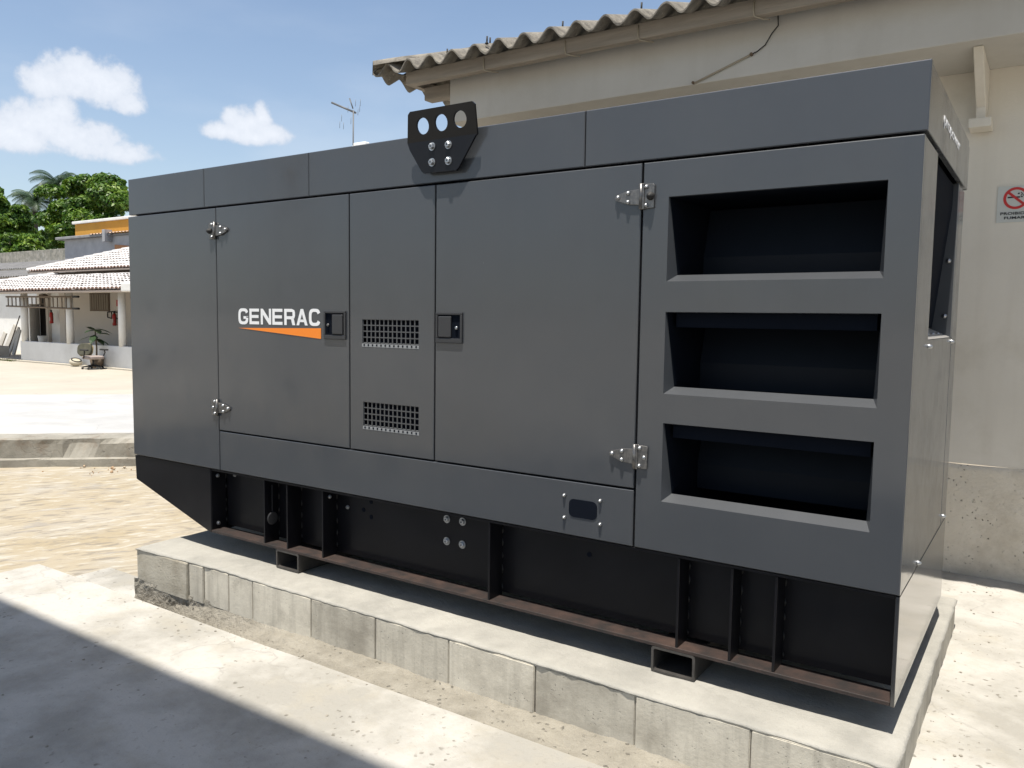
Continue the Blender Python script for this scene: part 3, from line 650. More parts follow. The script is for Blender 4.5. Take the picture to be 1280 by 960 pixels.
for x, z in ((1.985, .335), (1.985, .255), (1.93, .285), (3.27, .36), (3.27, .285)):
    f = MB(); f.lathe([(.012, 0), (.012, -.002), (.009, -.002), (.0005, -.0005)], (x, YW, z), 12, 'y', False); f.build('plug_hole', foam, gen)

# ------------------------------------------------------------------ main building behind
bl = thing('workshop_building', 'cream workshop building with corrugated roof behind the generator', 'building', (5, 5, -.3))
WY = 2.72; BY = 2.10; BZ = 2.795
f = MB()
xs = frange(.9, 14, .1); zs = [-.62, -.3, -.26]+frange(-.22, .40, .04)+[.438]
f.poly([(.9, WY, .4395), (14, WY, .4395), (14, WY, BZ+.2), (.9, WY, BZ+.2)]); f.poly([(.9, WY, -.6), (.9, 9, -.6), (.9, 9, 3.2), (.9, WY, 3.2)]); f.poly([(14, WY, -.6), (14, 9, -.6), (14, 9, 3.2), (14, WY, 3.2)]); f.poly([(.9, 9, -.6), (14, 9, -.6), (14, 9, 3.2), (.9, 9, 3.2)])
f.build('wall', stucco, bl)
f = MB(); xs = frange(3.9, 6.4, .02); zs = frange(-.34, .438, .02); nn = len(zs)
vs = [(x, WY-.010-.006*abs(n3(x*9, z*9))-.004*abs(n3(x*31, z*31))+(.009 if k == nn-1 else 0)-(.012*max(0, n3(x*5, 1)) if k < 4 else 0), z+(.008*n3(x*3, 2) if k == nn-1 else 0)) for x in xs for k, z in enumerate(zs)]
f.mesh(vs, [(i*nn+j, (i+1)*nn+j, (i+1)*nn+j+1, i*nn+j+1) for i in range(len(xs)-1) for j in range(nn-1)], True)
f.poly([(.9, WY-.012, -.6), (3.9, WY-.012, -.6), (3.9, WY-.012, .438), (.9, WY-.012, .438)]); f.poly([(6.4, WY-.012, -.6), (14, WY-.012, -.6), (14, WY-.012, .438), (6.4, WY-.012, .438)])
f.build('wall_base', stucco_low, bl)
f = MB(); f.box(.90, 14, BY, WY-.002, BZ, 3.17, .006, 2); f.build('beam', beam_m, bl)
# corbel: tapered bracket under the soffit with a small cap block
f = MB(); f.prism([(WY-.004, 2.49), (WY-.004, BZ-.002), (2.20, BZ-.002), (2.26, BZ-.05), (WY-.15, 2.55), (WY-.13, 2.49)], 'x', 4.425, 4.475, .004); 
f.build('corbel', stucco, bl)
f = MB(); f.box(4.392, 4.508, WY-.17, WY-.004, 2.435, 2.488, .006, 2); f.build('corbel_cap', stucco, bl)
# purlins
f = MB(); f.box(.66, 14, 1.86, 1.93, 3.058, 3.156, .004); f.build('purlin', woodp, bl)
f = MB(); f.box(.64, .898, 2.10, 2.20, 3.00, 3.10, .006); f.build('rafter_end', woodp, bl)
f = MB(); f.box(.56, .62, 1.95, 6, 3.10, 3.16, .004); f.build('purlin', woodp, bl)
# corrugated sheets, south slope, each its own part, trimmed on the left by the hip
PIT = .30; EY = 1.70; EX = .47; EZ = 3.135; AMP = .038; PW = .203
def rz(y): return EZ+(y-EY)*PIT
def sheet_part(x0, x1, lift, ymax=5.2):
    f = MB(); th = .012; n = max(2, int((x1-x0)/(PW/14))); xs = [x0+(x1-x0)*i/n for i in range(n+1)]
    K = 8
    top = []; bot = []
    for x in xs:
        yend = min(ymax, EY+(x-EX)+.02)
        w = AMP*math.cos(2*math.pi*(x-.615)/PW)
        rag = .014*n3(x*6, 2)+.008*n3(x*30, 2); w *= 1+.12*n3(x*1.7, 31)
        for k in range(K+1):
            t = (k/K); y = EY+rag*(1-t)+(max(.02, yend-EY))*t; z = rz(y)+w+lift
            top.append((x, y, z+th)); bot.append((x, y, z))
    m_ = K+1
    def q(L, rev): f.mesh(L, [((i*m_+j, (i+1)*m_+j, (i+1)*m_+j+1, i*m_+j+1)) for i in range(n) for j in range(K)], True)
    q(top, 0); q(bot, 1)
    for i in range(n): f.poly([top[i*m_], top[(i+1)*m_], bot[(i+1)*m_], bot[i*m_]])
    for j in range(K): f.poly([top[j], top[j+1], bot[j+1], bot[j]]); f.poly([top[n*m_+j], top[n*m_+j+1], bot[n*m_+j+1], bot[n*m_+j]])
    f.build('roof_sheet', asb, bl, recalc=True)
x = EX; i = 0
while x < 14:
    sheet_part(x, min(x+PW*5.25, 14.1), .004*(i % 2)+.003); x += PW*5; i += 1
def west_part(y0, y1, lift):
    f = MB(); th = .008; n = max(2, int((y1-y0)/(PW/12))); ys = [y0+(y1-y0)*i/n for i in range(n+1)]; K = 6; top = []; bot = []
    for y in ys:
        xend = max(.03, (y-EY)); w = AMP*math.cos(2*math.pi*(y-EY-.05)/.24)
        for k in range(K+1):
            t = k/K; x = EX+.006*n3(y*7, 9)*(1-t)+xend*t; z = EZ+(x-EX)*PIT+w+lift-.012
            top.append((x, y, z+th)); bot.append((x, y, z))
    m_ = K+1
    for L in (top, bot): f.mesh(L, [((i*m_+j, (i+1)*m_+j, (i+1)*m_+j+1, i*m_+j+1)) for i in range(n) for j in range(K)], True)
    for i in range(n): f.poly([top[i*m_], top[(i+1)*m_], bot[(i+1)*m_], bot[i*m_]])
    f.build('roof_sheet', asb, bl)
west_part(EY, EY+1.2, .002); west_part(EY+1.15, EY+2.4, .006); west_part(EY+2.35, EY+3.6, .002)
# hip caps
for k in range(3):
    f = MB(); vs = []; L = []
    s0, s1 = k*1.05, k*1.05+1.12
    for s in frange(s0, s1, .08):
        c = Vector((EX+s, EY+s, EZ+s*PIT+.035+.006*n3(s*4, k)))
        side = Vector((1, -1, 0)).normalized()
        for a in range(9):
            t = math.pi*a/8; L.append(tuple(c+side*(.13*math.cos(t))+Vector((0, 0, .060*math.sin(t)-.012+.006*(k % 2)))))
    n_ = len(frange(s0, s1, .08)); f.mesh(L, [(i*9+j, (i+1)*9+j, (i+1)*9+j+1, i*9+j+1) for i in range(n_-1) for j in range(8)], True)
    f.build('hip_cap', asb, bl)
# roof bolts and wire hooks
for x, y in ((.95, 2.0), (1.42, 1.9), (1.48, 1.78), (2.02, 1.9), (2.62, 1.85), (3.4, 1.85)):
    f = MB(); z = rz(y)+AMP; f.tube([(x, y, z), (x+.002, y, z+.055)], .006, 6); f.lathe([(.014, 0), (.008, .012), (.0005, .014)], (x, y, z+.004), 8); f.build('roof_bolt', dark_m, bl)
for x in (1.40, 2.07, 2.60, 3.33):
    f = MB(); f.tube([(x, 1.855, 3.14), (x, 1.852, 3.08), (x+.006, 1.853, 3.052), (x+.04, 1.90, 3.046), (x+.07, 1.94, 3.050)], .004, 6); f.build('hook_wire', wire_m, bl)
# conduit and cable on the beam face
cbl = MB(); cbl.tube([(3.40, BY-.006, 3.12), (3.405, BY-.010, 3.06), (3.37, BY-.012, 3.02), (3.33, BY-.008, 2.96), (3.285, BY-.010, 2.93), (3.245, BY-.012, 2.917)], .0035, 6)
ob = cbl.build('hanging_cable', dark_m); tag(ob, 'thin dark cable dangling from the roof purlin onto the beam', 'cable')
cd = thing('conduit_stub', 'short slanting conduit tube fixed across the beam face below the cable', 'conduit', (3.05, BY, 2.85))
f = MB(); f.tube([(3.24, BY-.012, 2.915), (2.89, BY-.014, 2.800)], .006, 8); f.build('tube', wire_m, cd)
f = MB(); f.tube([(3.25, BY-.004, 2.918), (3.25, BY-.022, 2.918)], .010, 8); f.tube([(2.883, BY-.002, 2.803), (2.883, BY-.024, 2.803)], .009, 8); f.build('clip', mat('rusty clip', (.12, .08, .05), rough=.8), cd)
# no-smoking sign
sg = thing('no_smoking_sign', 'no smoking sign reading PROIBIDO FUMAR on the cream wall', 'sign', (4.63, WY, 2.0))
SX0, SX1, SZ0, SZ1 = 4.553, 4.735, 1.897, 2.107; SY = WY-.004
f = MB(); f.box(SX0, SX1, SY-.002, WY+.0, SZ0, SZ1); f.build('plate', mat('greyish white sign plate', (.52, .53, .50), rough=.5), sg)
redm = mat('red sign ink', (.50, .018, .015), rough=.5); inkm = mat('black sign ink', (.01, .01, .01), rough=.5)
cx, cz = 4.646, 2.036; f = MB(); n = 32
for k in range(n):
    a, b = 2*math.pi*k/n, 2*math.pi*(k+1)/n; f.poly([(cx+r_*math.cos(t_), SY-.0032, cz+r_*math.sin(t_)) for r_, t_ in ((.064, a), (.064, b), (.049, b), (.049, a))])
a = R(-42); ca, sa = math.cos(a), math.sin(a); f.poly([(cx+u*ca-v*sa, SY-.0030, cz+u*sa+v*ca) for u, v in ((-.052, -.007), (.052, -.007), (.052, .007), (-.052, .007))])
f.build('prohibition_ring', redm, sg)
f = MB(); f.poly([(cx-.042, SY-.0026, cz+.001), (cx+.020, SY-.0026, cz+.001), (cx+.020, SY-.0026, cz+.010), (cx-.042, SY-.0026, cz+.010)])
f.poly([(cx+.023, SY-.0026, cz+.003), (cx+.034, SY-.0026, cz+.003), (cx+.034, SY-.0026, cz+.010), (cx+.023, SY-.0026, cz+.010)])
for q in ([(.020, .014), (.028, .022), (.022, .032), (.027, .034), (.034, .022), (.026, .012)], [(.032, .012), (.040, .024), (.036, .034), (.040, .035), (.046, .023), (.037, .011)], [(.006, .024), (.014, .020), (.020, .028), (.012, .032)]):
    f.poly([(cx+u, SY-.0026, cz+v) for u, v in q])
f.build('cigarette', inkm, sg)
for tx, x0, x1, z0, z1 in (('PROIBIDO', 4.572, 4.722, 1.940, 1.957), ('FUMAR', 4.592, 4.698, 1.915, 1.931), ('Lei 9294 - art. 2', 4.560, 4.715, 1.903, 1.907)):
    tmh = text_mesh(tx, 1, bold=.03 if len(tx) < 10 else 0, spacing=1.05); fit_mesh(tmh, x0, x1, SY-.0026, z0, z1, off=OFF[sg.name]); tmh.materials.clear(); tmh.materials.append(inkm)
    if len(tx) > 10: bpy.data.meshes.remove(tmh); continue
    o = bpy.data.objects.new('lettering', tmh); COL.objects.link(o); o.parent = sg

# ------------------------------------------------------------------ canopy over the camera, whose edge shades the slab
cp = thing('shade_canopy', 'high flat roofed canopy on posts whose straight shadow falls over the foreground slab', 'canopy', (4, -5, -.32))
f = MB(); f.box(-7, 16, -7.5, -2.906, 8.00, 8.12, .01); f.build('roof', mat('painted roof deck', (.45, .43, .40), rough=.8), cp)
for x in (-6.8, 15.5): f = MB(); f.box(x-.15, x+.15, -7.3, -7.0, -.32, 7.999, .01); f.build('post', beam_m, cp)

# ------------------------------------------------------------------ whitewashed house across the yard
GZ = -.64
white_w = mat('whitewashed plaster', (.74, .73, .70), (.66, .65, .62), sc=1.1, rough=.9, bump=.1, bsc=15, c3=(.46, .44, .40), sc3=1.0, amt3=.4)
cream_w = mat('cream porch wall', (.55, .50, .44), (.52, .47, .41), sc=.8, rough=.9)
tile_m = mat('whitewashed clay roof tile', (.54, .52, .50), (.46, .43, .41), sc=3, rough=.9, c3=(.26, .23, .21), sc3=4.5, amt3=.7)
tile_end = mat('bare clay tile end', (.30, .15, .09), (.20, .11, .08), sc=4, rough=.9)
greyw = mat('bare grey render', (.40, .40, .41), (.31, .31, .32), sc=1.3, rough=.9, c3=(.50, .50, .50), sc3=.9, amt3=.5)
ochre = mat('ochre yellow paint', (.52, .26, .035), (.46, .23, .03), sc=1, rough=.85)
dkroof = mat('dark grey roof sheet', (.16, .155, .15), (.10, .10, .10), sc=3, rough=.9, c3=(.3, .29, .28), sc3=2, amt3=.4)
brownw = mat('brown timber', (.15, .11, .075), (.11, .08, .055), sc=8, rough=.7)
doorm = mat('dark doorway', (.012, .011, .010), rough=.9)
hs = thing('porch_house', 'white house with columned porch and whitewashed tile roofs beyond the yard', 'house', (-25, 14, GZ))
f = MB(); f.box(-29.3, -14, 14.5, 21, GZ, 2.60); f.build('wall', cream_w, hs)
f = MB(); f.box(-28.60, -14, 12.40, 12.56, GZ, .155, .012); f.build('porch_wall', white_w, hs)
f = MB(); f.box(-31.0, -14, 12.1, 14.49, GZ, GZ+.06); f.build('porch_floor', yard2_m, hs)
for x in (-28.36, -25.0, -21.57, -18.1):
    f = MB(); f.lathe([(.130, 0), (.128, 1.0), (.120, 1.84)], (x, 12.48, .155), 20); f.build('column', white_w, hs)
f = MB(); f.box(-34.0, -14, 12.34, 12.60, 1.995, 2.13, .01); f.build('porch_beam', cream_w, hs)
# half barrel tiles in courses, real geometry
def tile_roof(name, x0, x1, y0, y1, z0, pitch, hip, endmat, parent, w=.24):
    f = MB(); g = MB(); nr = int((y1-y0)/.40); ncol = int((x1-x0)/w)
    for c in range(ncol):
        xc = x0+(c+.5)*w
        for r in range(nr):
            ya = y0+r*.40; yb = ya+.44
            if xc-x0 < (ya-y0)*hip: continue
            dz = random.uniform(-.008, .008); dx = random.uniform(-.008, .008); vs = []
            for (y, rr, lift) in ((ya, w*.52, .045), (yb, w*.46, .012)):
                z = z0+(y-y0)*pitch+lift+dz
                for k in range(5):
                    t = math.pi*k/4; vs.append((xc+dx+rr*math.cos(t), y, z+rr*.75*math.sin(t)))
            f.mesh(vs, [(k, k+1, k+6, k+5) for k in range(4)], True)
            if r == 0:
                z = z0+.045+dz; rr = w*.46; rj = w*.30
                for k in range(4):
                    t, u = math.pi*k/4, math.pi*(k+1)/4
                    g.poly([(xc+dx+a_*math.cos(b_), ya-.004, z+a_*.75*math.sin(b_)) for a_, b_ in ((rr, t), (rr, u), (rj, u), (rj, t))])
    o = f.build('roof_tiles', tile_m, parent, kind='stuff'); g.build('tile_ends', endmat, parent, kind='stuff')
    b = MB(); b.poly([(x0, y0, z0), (x1, y0, z0), (x1, y1, z0+(y1-y0)*pitch), (x0+(y1-y0)*hip, y1, z0+(y1-y0)*pitch)])
    b.poly([(x0, y0, z0-.05), (x1, y0, z0-.05), (x1, y1, z0+(y1-y0)*pitch-.05), (x0+(y1-y0)*hip, y1, z0+(y1-y0)*pitch-.05)]); b.poly([(x0, y0, z0), (x1, y0, z0), (x1, y0, z0-.05), (x0, y0, z0-.05)])
    b.build('roof_deck', mat('roof deck dark', (.24, .20, .17), rough=.9), parent)
    # hip line tiles
    if hip > 0:
        h = MB(); n = int((y1-y0)*1.5/.4)
        for k in range(n):
            s0, s1 = k/n, (k+1.1)/n
            for s in (0,):
                P = [Vector((x0+(y1-y0)*hip*q, y0+(y1-y0)*q, z0+(y1-y0)*pitch*q+.07)) for q in (s0, s1)]
                h.tube(P, [.13, .10], 8, cap=False)
        h.build('hip_tiles', tile_m, parent, kind='stuff')
tile_roof('lower', -34.9, -14, 11.75, 15.3, 2.03, .235, 1.0, tile_end, hs)
tile_roof('upper', -33.7, -14, 15.15, 19.4, 3.06, .36, 1.0, tile_end, hs)
f = MB(); f.box(-33.2, -14, 15.5, 15.6, 2.6, 3.03); f.build('clerestory_wall', mat('grey render darkened as eave shade', (.15, .13, .11), rough=.9), hs)  # shade under the upper eave is put into this darker wall colour
f = MB(); f.box(-20.15, -19.3, 11.62, 11.9, 1.98, 2.27, .05, 3); f.build('gutter_box', white_w, hs)
# openings on the porch back wall
f = MB(); f.box(-27.26, -25.87, 14.44, 14.502, 1.35, 2.08, .01); w_ = f.build('window', brownw, hs)
f = MB(); 
for k in range(8): f.box(-27.20+k*.17, -27.20+k*.17+.11, 14.425, 14.442, 1.41, 2.02)
f.build('shutter_slats', mat('faded shutter', (.19, .16, .12), rough=.8), w_)
f = MB(); f.box(-31.6, -29.305, 14.50, 14.62, GZ, 2.60); f.build('side_wall', white_w, hs)
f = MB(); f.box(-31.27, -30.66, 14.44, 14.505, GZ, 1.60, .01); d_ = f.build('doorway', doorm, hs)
f = MB(); f.box(-31.27, -30.66, 14.43, 14.495, 1.58, 2.05); f.build('transom', brownw, d_)
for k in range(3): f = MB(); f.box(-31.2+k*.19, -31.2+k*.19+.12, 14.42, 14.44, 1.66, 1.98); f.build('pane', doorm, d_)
f = MB(); f.prism([(-30.75, 13.75), (-31.30, 14.43), (-31.27, 14.44), (-30.72, 13.77)], 'z', GZ+.1, 1.62); f.build('door_leaf', white_w, hs)
f = MB(); f.box(-30.60, -30.42, 14.36, 14.50, GZ, 2.55); f.build('pilaster', cream_w, hs)
f = MB(); f.box(-29.45, -29.0, 14.35, 14.5, GZ, 2.55); f.build('pilaster', cream_w, hs)
f = MB(); f.lathe([(.16, 0), (.10, .10), (.04, .16)], (-27.6, 12.9, 1.83), 12); f.build('porch_lamp', brownw, hs)
# ladder hung along the porch columns
ld = thing('wooden_ladder', 'long wooden ladder hung sideways on the porch columns', 'ladder', (-26.4, 12.15, 1.4))
LX0, LX1 = -28.98, -23.75
for z0, z1 in ((1.86, 1.845), (1.505, 1.42)):
    f = MB(); f.tube([(LX0, 12.12, z0), (LX1, 12.14, z1)], .036, 6); f.build('rail', brownw, ld)
for k in range(16):
    x = LX0+.12+k*.31; f = MB(); q = (x-LX0)/(LX1-LX0); f.tube([(x, 12.13, 1.505-.085*q), (x, 12.13, 1.86-.015*q)], .022, 5); f.build('rung', brownw, ld)
for x, z in ((LX1-.32, 1.845), (LX1-.32, 1.425)): f = MB(); f.tube([(x, 12.14, z), (x+.36, 12.14, z)], .043, 6); f.build('end_cap', dark_m, ld)
# extinguishers and their signs
rede = mat('red enamel', (.40, .018, .012), rough=.35)
def extinguisher(x, y, z, label):
    t = thing('fire_extinguisher', label, 'fire extinguisher', (x, y, z), 'red fire extinguishers on the porch wall')
    f = MB(); f.lathe([(.065, 0), (.075, .02), (.075, .38), (.055, .44), (.03, .47)], (x, y, z), 14); f.build('cylinder', rede, t)
    f = MB(); f.lathe([(.03, .47), (.03, .52), (.012, .52)], (x, y, z), 10); f.box(x-.07, x+.05, y-.02, y+.02, z+.52, z+.56, .006); f.tube([(x+.04, y, z+.50), (x+.13, y, z+.42), (x+.13, y, z+.18), (x+.11, y, z+.10)], .015, 6); f.build('valve_hose', dark_m, t)
    f = MB(); f.box(x-.04, x+.04, y-.080, y-.07, z+.12, z+.26); f.build('paper_label', mat('extinguisher label', (.5, .45, .4), rough=.6), t)
extinguisher(-29.85, 14.22, .82, 'red fire extinguisher between the doorway and the middle column')
extinguisher(-25.33, 14.35, .80, 'red fire extinguisher beside the porch window and right column')
f = MB(); f.box(-25.36, -25.14, 14.46, 14.495, 1.55, 1.80); tag(f.build('wall_sign', rede), 'small red fire sign above the extinguisher by the right column', 'sign')
f = MB(); f.tube([(-26.0, 14.46, 1.32), (-25.5, 14.40, 1.34), (-25.2, 14.40, 1.30)], .02, 6); f.tube([(-26.0, 14.46, 1.12), (-25.55, 14.40, 1.06), (-25.2, 14.40, 1.08)], .02, 6); f.tube([(-26.0, 14.46, 1.32), (-26.0, 14.46, 1.12)], .02, 6); f.tube([(-25.62, 14.41, 1.33), (-25.62, 14.41, 1.07)], .02, 6)
tag(f.build('wall_bracket', dark_m), 'black metal bracket frame on the porch wall under the window corner', 'bracket')
# office chair
oc = thing('office_chair', 'worn office chair with dark back and pale seat by the low white wall', 'office chair', (-22.15, 11.75, GZ))
cx, cy = -22.15, 11.75
f = MB(); f.prism(rpoly(-.24, .24, -.21, .21, .15, 5), 'y', -.05, .05, .02, M=Matrix.Translation((cx-.42, cy-.05, .03)) @ Matrix.Rotation(R(35), 4, 'Z') @ Matrix.Rotation(R(-14), 4, 'X')); f.build('backrest', mat('mossy dark upholstery', (.050, .050, .032), (.09, .085, .06), sc=8, rough=.9), oc)
f = MB(); f.prism(rpoly(-.26, .26, -.23, .23, .17, 5), 'y', .052, .075, .01, M=Matrix.Translation((cx-.42, cy-.05, .03)) @ Matrix.Rotation(R(35), 4, 'Z') @ Matrix.Rotation(R(-14), 4, 'X')); f.build('back_shell', mat('ochre back rim', (.30, .24, .12), rough=.7), oc)
f = MB(); f.prism(rpoly(-.30, .30, -.27, .27, .12, 5), 'z', -.26, -.15, .03, M=Matrix.Translation((cx, cy, -.02))); f.build('seat', mat('faded pink grey seat fabric', (.36, .30, .27), (.28, .23, .21), sc=8, rough=.95), oc)
f = MB(); f.tube([(cx-.34, cy+.1, -.05), (cx-.30, cy+.1, -.26), (cx-.05, cy, -.30)], .028, 6); f.build('back_stem', dark_m, oc)
for s in (-1, 1):
    f = MB(); f.tube([(cx+s*.10, cy+.28*s, -.25), (cx+.12+s*.02, cy+.34*s, -.06), (cx+.10, cy+.34*s, .03)], .022, 6); f.box(cx-.14, cx+.30, cy+.34*s-.045, cy+.34*s+.045, .01, .06, .015); f.build('armrest', dark_m, oc)
f = MB(); f.lathe([(.03, 0), (.03, .26)], (cx, cy, -.52), 8); f.build('gas_column', dark_m, oc)
for k in range(5):
    a = 2*math.pi*k/5+.3; ex, ey = cx+.33*math.cos(a), cy+.33*math.sin(a)
    f = MB(); f.tube([(cx, cy, -.48), (ex, ey, -.555)], [.035, .02], 6); f.build('base_leg', dark_m, oc)
    f = MB(); f.lathe([(.02, -.03), (.042, -.02), (.042, .02), (.02, .03)], (ex, ey, GZ+.048), 10, 'y'); f.build('caster', dark_m, oc)
# round pot lying by the wall and the potted plant
pt = thing('clay_pot', 'round cream clay pot lying against the low white wall', 'pot', (-23.75, 12.0, GZ))
f = MB(); M_ = Matrix.Translation((-23.95, 12.1, GZ+.15)) @ Matrix.Scale(.52, 4) @ Matrix.Rotation(R(22), 4, 'Y')
g = MB(); g.lathe([(.02, -.22), (.20, -.21), (.36, -.10), (.42, .03), (.38, .15), (.30, .20)], (0, 0, 0), 18)
f.mesh([tuple(M_ @ Vector(v)) for v in g.v], g.f, True); f.build('body', mat('cream glazed clay', (.50, .45, .34), (.42, .37, .28), sc=4, rough=.6), pt)
f = MB(); g = MB(); g.lathe([(.30, .198), (.34, .215), (.33, .235), (.26, .225), (.22, .10)], (0, 0, 0), 18); f.mesh([tuple(M_ @ Vector(v)) for v in g.v], g.f, True); f.build('rim', dark_m, pt)
leafm = mat('dark glossy leaf', (.030, .060, .022), (.020, .042, .016), sc=3, rough=.35)
pp = thing('potted_plant', 'small rubber tree like plant in a dark pot behind the office chair', 'plant', (-22.75, 12.2, GZ))
f = MB(); f.lathe([(.17, 0), (.24, .38), (.22, .38)], (-22.75, 12.2, GZ), 14); f.build('pot', brownw, pp)
f = MB(); f.tube([(-22.75, 12.2, GZ+.3), (-22.73, 12.2, .10), (-22.78, 12.2, .45), (-22.80, 12.2, .72)], [.035, .03, .028, .018], 6); f.build('stem', brownw, pp)
for k in range(11):
    a = 2*math.pi*k/11*2.4; e_ = random.uniform(-.15, .6) if k > 4 else random.uniform(-.5, .1); l = random.uniform(.38, .58); zc = .40+.035*k
    d = Vector((math.cos(a)*math.cos(e_), math.sin(a)*math.cos(e_), math.sin(e_))); p = Vector((-22.79, 12.2, zc)); sd_ = d.cross(Vector((0, 0, 1))).normalized()*.11
    pts = [p, p+d*l*.35, p+d*l*.7+Vector((0, 0, -.04)), p+d*l+Vector((0, 0, -.13))]
    f = MB(); f.mesh([pts[0], pts[1]+sd_, pts[2]+sd_*.9, pts[3], pts[2]-sd_*.9, pts[1]-sd_, pts[1]-Vector((0, 0, .03)), pts[2]-Vector((0, 0, .03))], [(0, 1, 6), (1, 2, 7, 6), (2, 3, 7), (3, 4, 7), (4, 5, 6, 7), (5, 0, 6)]); f.build('leaf', leafm, pp)
# left: white wall building, dark roofs, planks, broom, bucket
lb_ = thing('side_building', 'white walled building with dark grey sheet roofs at the left edge', 'building', (-40, 17, GZ))
f = MB(); f.box(-56, -31.7, 16.4, 24, GZ, 3.0); f.build('wall', white_w, lb_)
def corr(f, x0, x1, y0, z0, y1, z1, pitch=.25, amp=.03):
    n = int((x1-x0)/(pitch/6)); vs = []
    for i in range(n+1):
        x = x0+(x1-x0)*i/n; w = amp*math.sin(2*math.pi*x/pitch); vs += [(x, y0, z0+w), (x, y1, z1+w)]
    f.mesh(vs, [(2*i, 2*i+2, 2*i+3, 2*i+1) for i in range(n)], True)
for y0, z0, y1, z1 in ((15.9, 2.98, 18.4, 3.52), (18.3, 3.60, 21, 4.25)):
    f = MB(); corr(f, -60, -32.5, y0, z0, y1, z1); f.build('roof', dkroof, lb_)
f = MB(); f.box(-60, -32.6, 15.95, 16.05, 2.78, 2.93); f.build('fascia_board', brownw, lb_)
bm_ = mat('bleached board', (.50, .47, .42), (.42, .39, .34), sc=3, rough=.9)
for i, (x, w, h, dx) in enumerate(((-33.9, .28, 1.35, .55), (-33.45, .22, 1.25, .40), (-33.02, .24, 1.10, .14), (-34.5, .26, 1.0, .35))):
    f = MB(); M_ = Matrix.Translation((x, 14.1, GZ)) @ Matrix.Rotation(math.atan2(dx, h), 4, 'Y') @ Matrix.Rotation(R(-12), 4, 'X'); f.box(-w/2, w/2, -.03, .03, .035, h*1.08, .005, M=M_)
    tag(f.build('plank', bm_), ['tallest bleached plank leaning in the middle of the stack at the left edge', 'bleached plank leaning right behind the tallest one', 'short nearly upright plank next to the broom', 'low plank at the far left edge of the stack'][i], 'plank', 'planks leaning at the left edge')
f = MB(); f.tube([(-32.45, 13.6, GZ+.12), (-31.85, 13.9, 1.12)], .022, 6); bo = thing('broom', 'long handled broom leaning by the leftmost porch column', 'broom', (-32.4, 13.6, GZ))
f.build('handle', brownw, bo); f = MB(); f.prism([(-.18, 0), (.18, 0), (.12, .22), (-.12, .22)], 'y', -.05, .05, .01, M=Matrix.Translation((-32.47, 13.6, GZ+.005))); f.build('bristles', mat('reddish broom bristles', (.20, .09, .06), rough=.9), bo)
bk = thing('box_crate', 'low whitish crate with red scraps at the foot of the broom', 'crate', (-32.6, 13.2, GZ))
f = MB(); 
for q in ((-33.0, -32.1, 13.0, 13.04), (-33.0, -32.1, 13.5, 13.54), (-33.0, -32.96, 13.04, 13.5), (-32.14, -32.1, 13.04, 13.5)): f.box(*q, GZ, -.18)
f.box(-32.96, -32.14, 13.04, 13.5, GZ, GZ+.04); f.build('box', bm_, bk)
f = MB()
for k in range(9): f.box(-.12, .12, -.09, .09, -.03, .03, .02, M=Matrix.Translation((random.uniform(-32.85, -32.2), random.uniform(13.1, 13.45), random.uniform(-.32, -.14))) @ Matrix.Rotation(random.uniform(-1, 1), 4, 'Y') @ Matrix.Rotation(random.uniform(0, 3), 4, 'Z'))
f.build('scraps', mat('red scraps', (.33, .13, .09), (.4, .32, .26), sc=6, rough=.9), bk, kind='stuff')
bu = MB(); bu.lathe([(.14, 0), (.18, .30), (.16, .30), (.13, .04)], (-30.2, 14.0, .0), 12); tag(bu.build('bucket', white_w), 'small white bucket standing by the doorway pilaster', 'bucket')
# orange building behind
ob_ = thing('orange_building', 'ochre topped building with grey rendered wall behind the tiled roofs', 'building', (-36, 22, GZ))
f = MB(); f.box(-39.9, -24, 20.0, 26, GZ, 5.18); f.build('lower_wall', greyw, ob_)
f = MB(); f.box(-40.4, -35.0, 19.75, 26.2, 5.19, 5.33, .02); f.box(-34.99, -24, 19.9, 26.2, 5.19, 5.30, .02); f.build('flat_slab', mat('grey slab edge', (.28, .28, .29), (.2, .2, .2), sc=3, rough=.9), ob_)
f = MB(); f.box(-39.35, -24, 20.3, 26, 5.31, 6.02); f.build('upper_wall', ochre, ob_)
f = MB(); f.box(-39.5, -24, 20.2, 26.1, 6.03, 6.17, .02); f.build('coping', white_w, ob_)
f = MB(); corr(f, -36.9, -24, 19.7, 5.33, 20.29, 5.44, .3, .025); f.build('clay_canopy', mat('orange clay tiles', (.48, .36, .27), (.40, .27, .19), sc=5, rough=.9), ob_)
f = MB(); f.box(-35.45, -35.2, 19.6, 19.99, 4.9, 5.5); f.build('pier', greyw, ob_)
f = MB(); f.prism([(-34.9, 4.28), (-34.9, 4.75), (-33.4, 4.62), (-33.4, 4.28)], 'y', 19.93, 19.99); f.build('orange_patch', mat('orange brick', (.42, .20, .09), (.36, .17, .08), sc=5, rough=.9), ob_)
f = MB(); f.box(-60, -39.95, 24, 24.3, GZ, 5.35, .02); tag(f.build('boundary_wall', mat('mottled stone wall', (.30, .28, .24), (.12, .12, .10), sc=2.5, rough=.95, c3=(.4, .39, .37), sc3=3, amt3=.7)), 'mottled grey boundary wall under the trees left of the ochre building', 'wall')

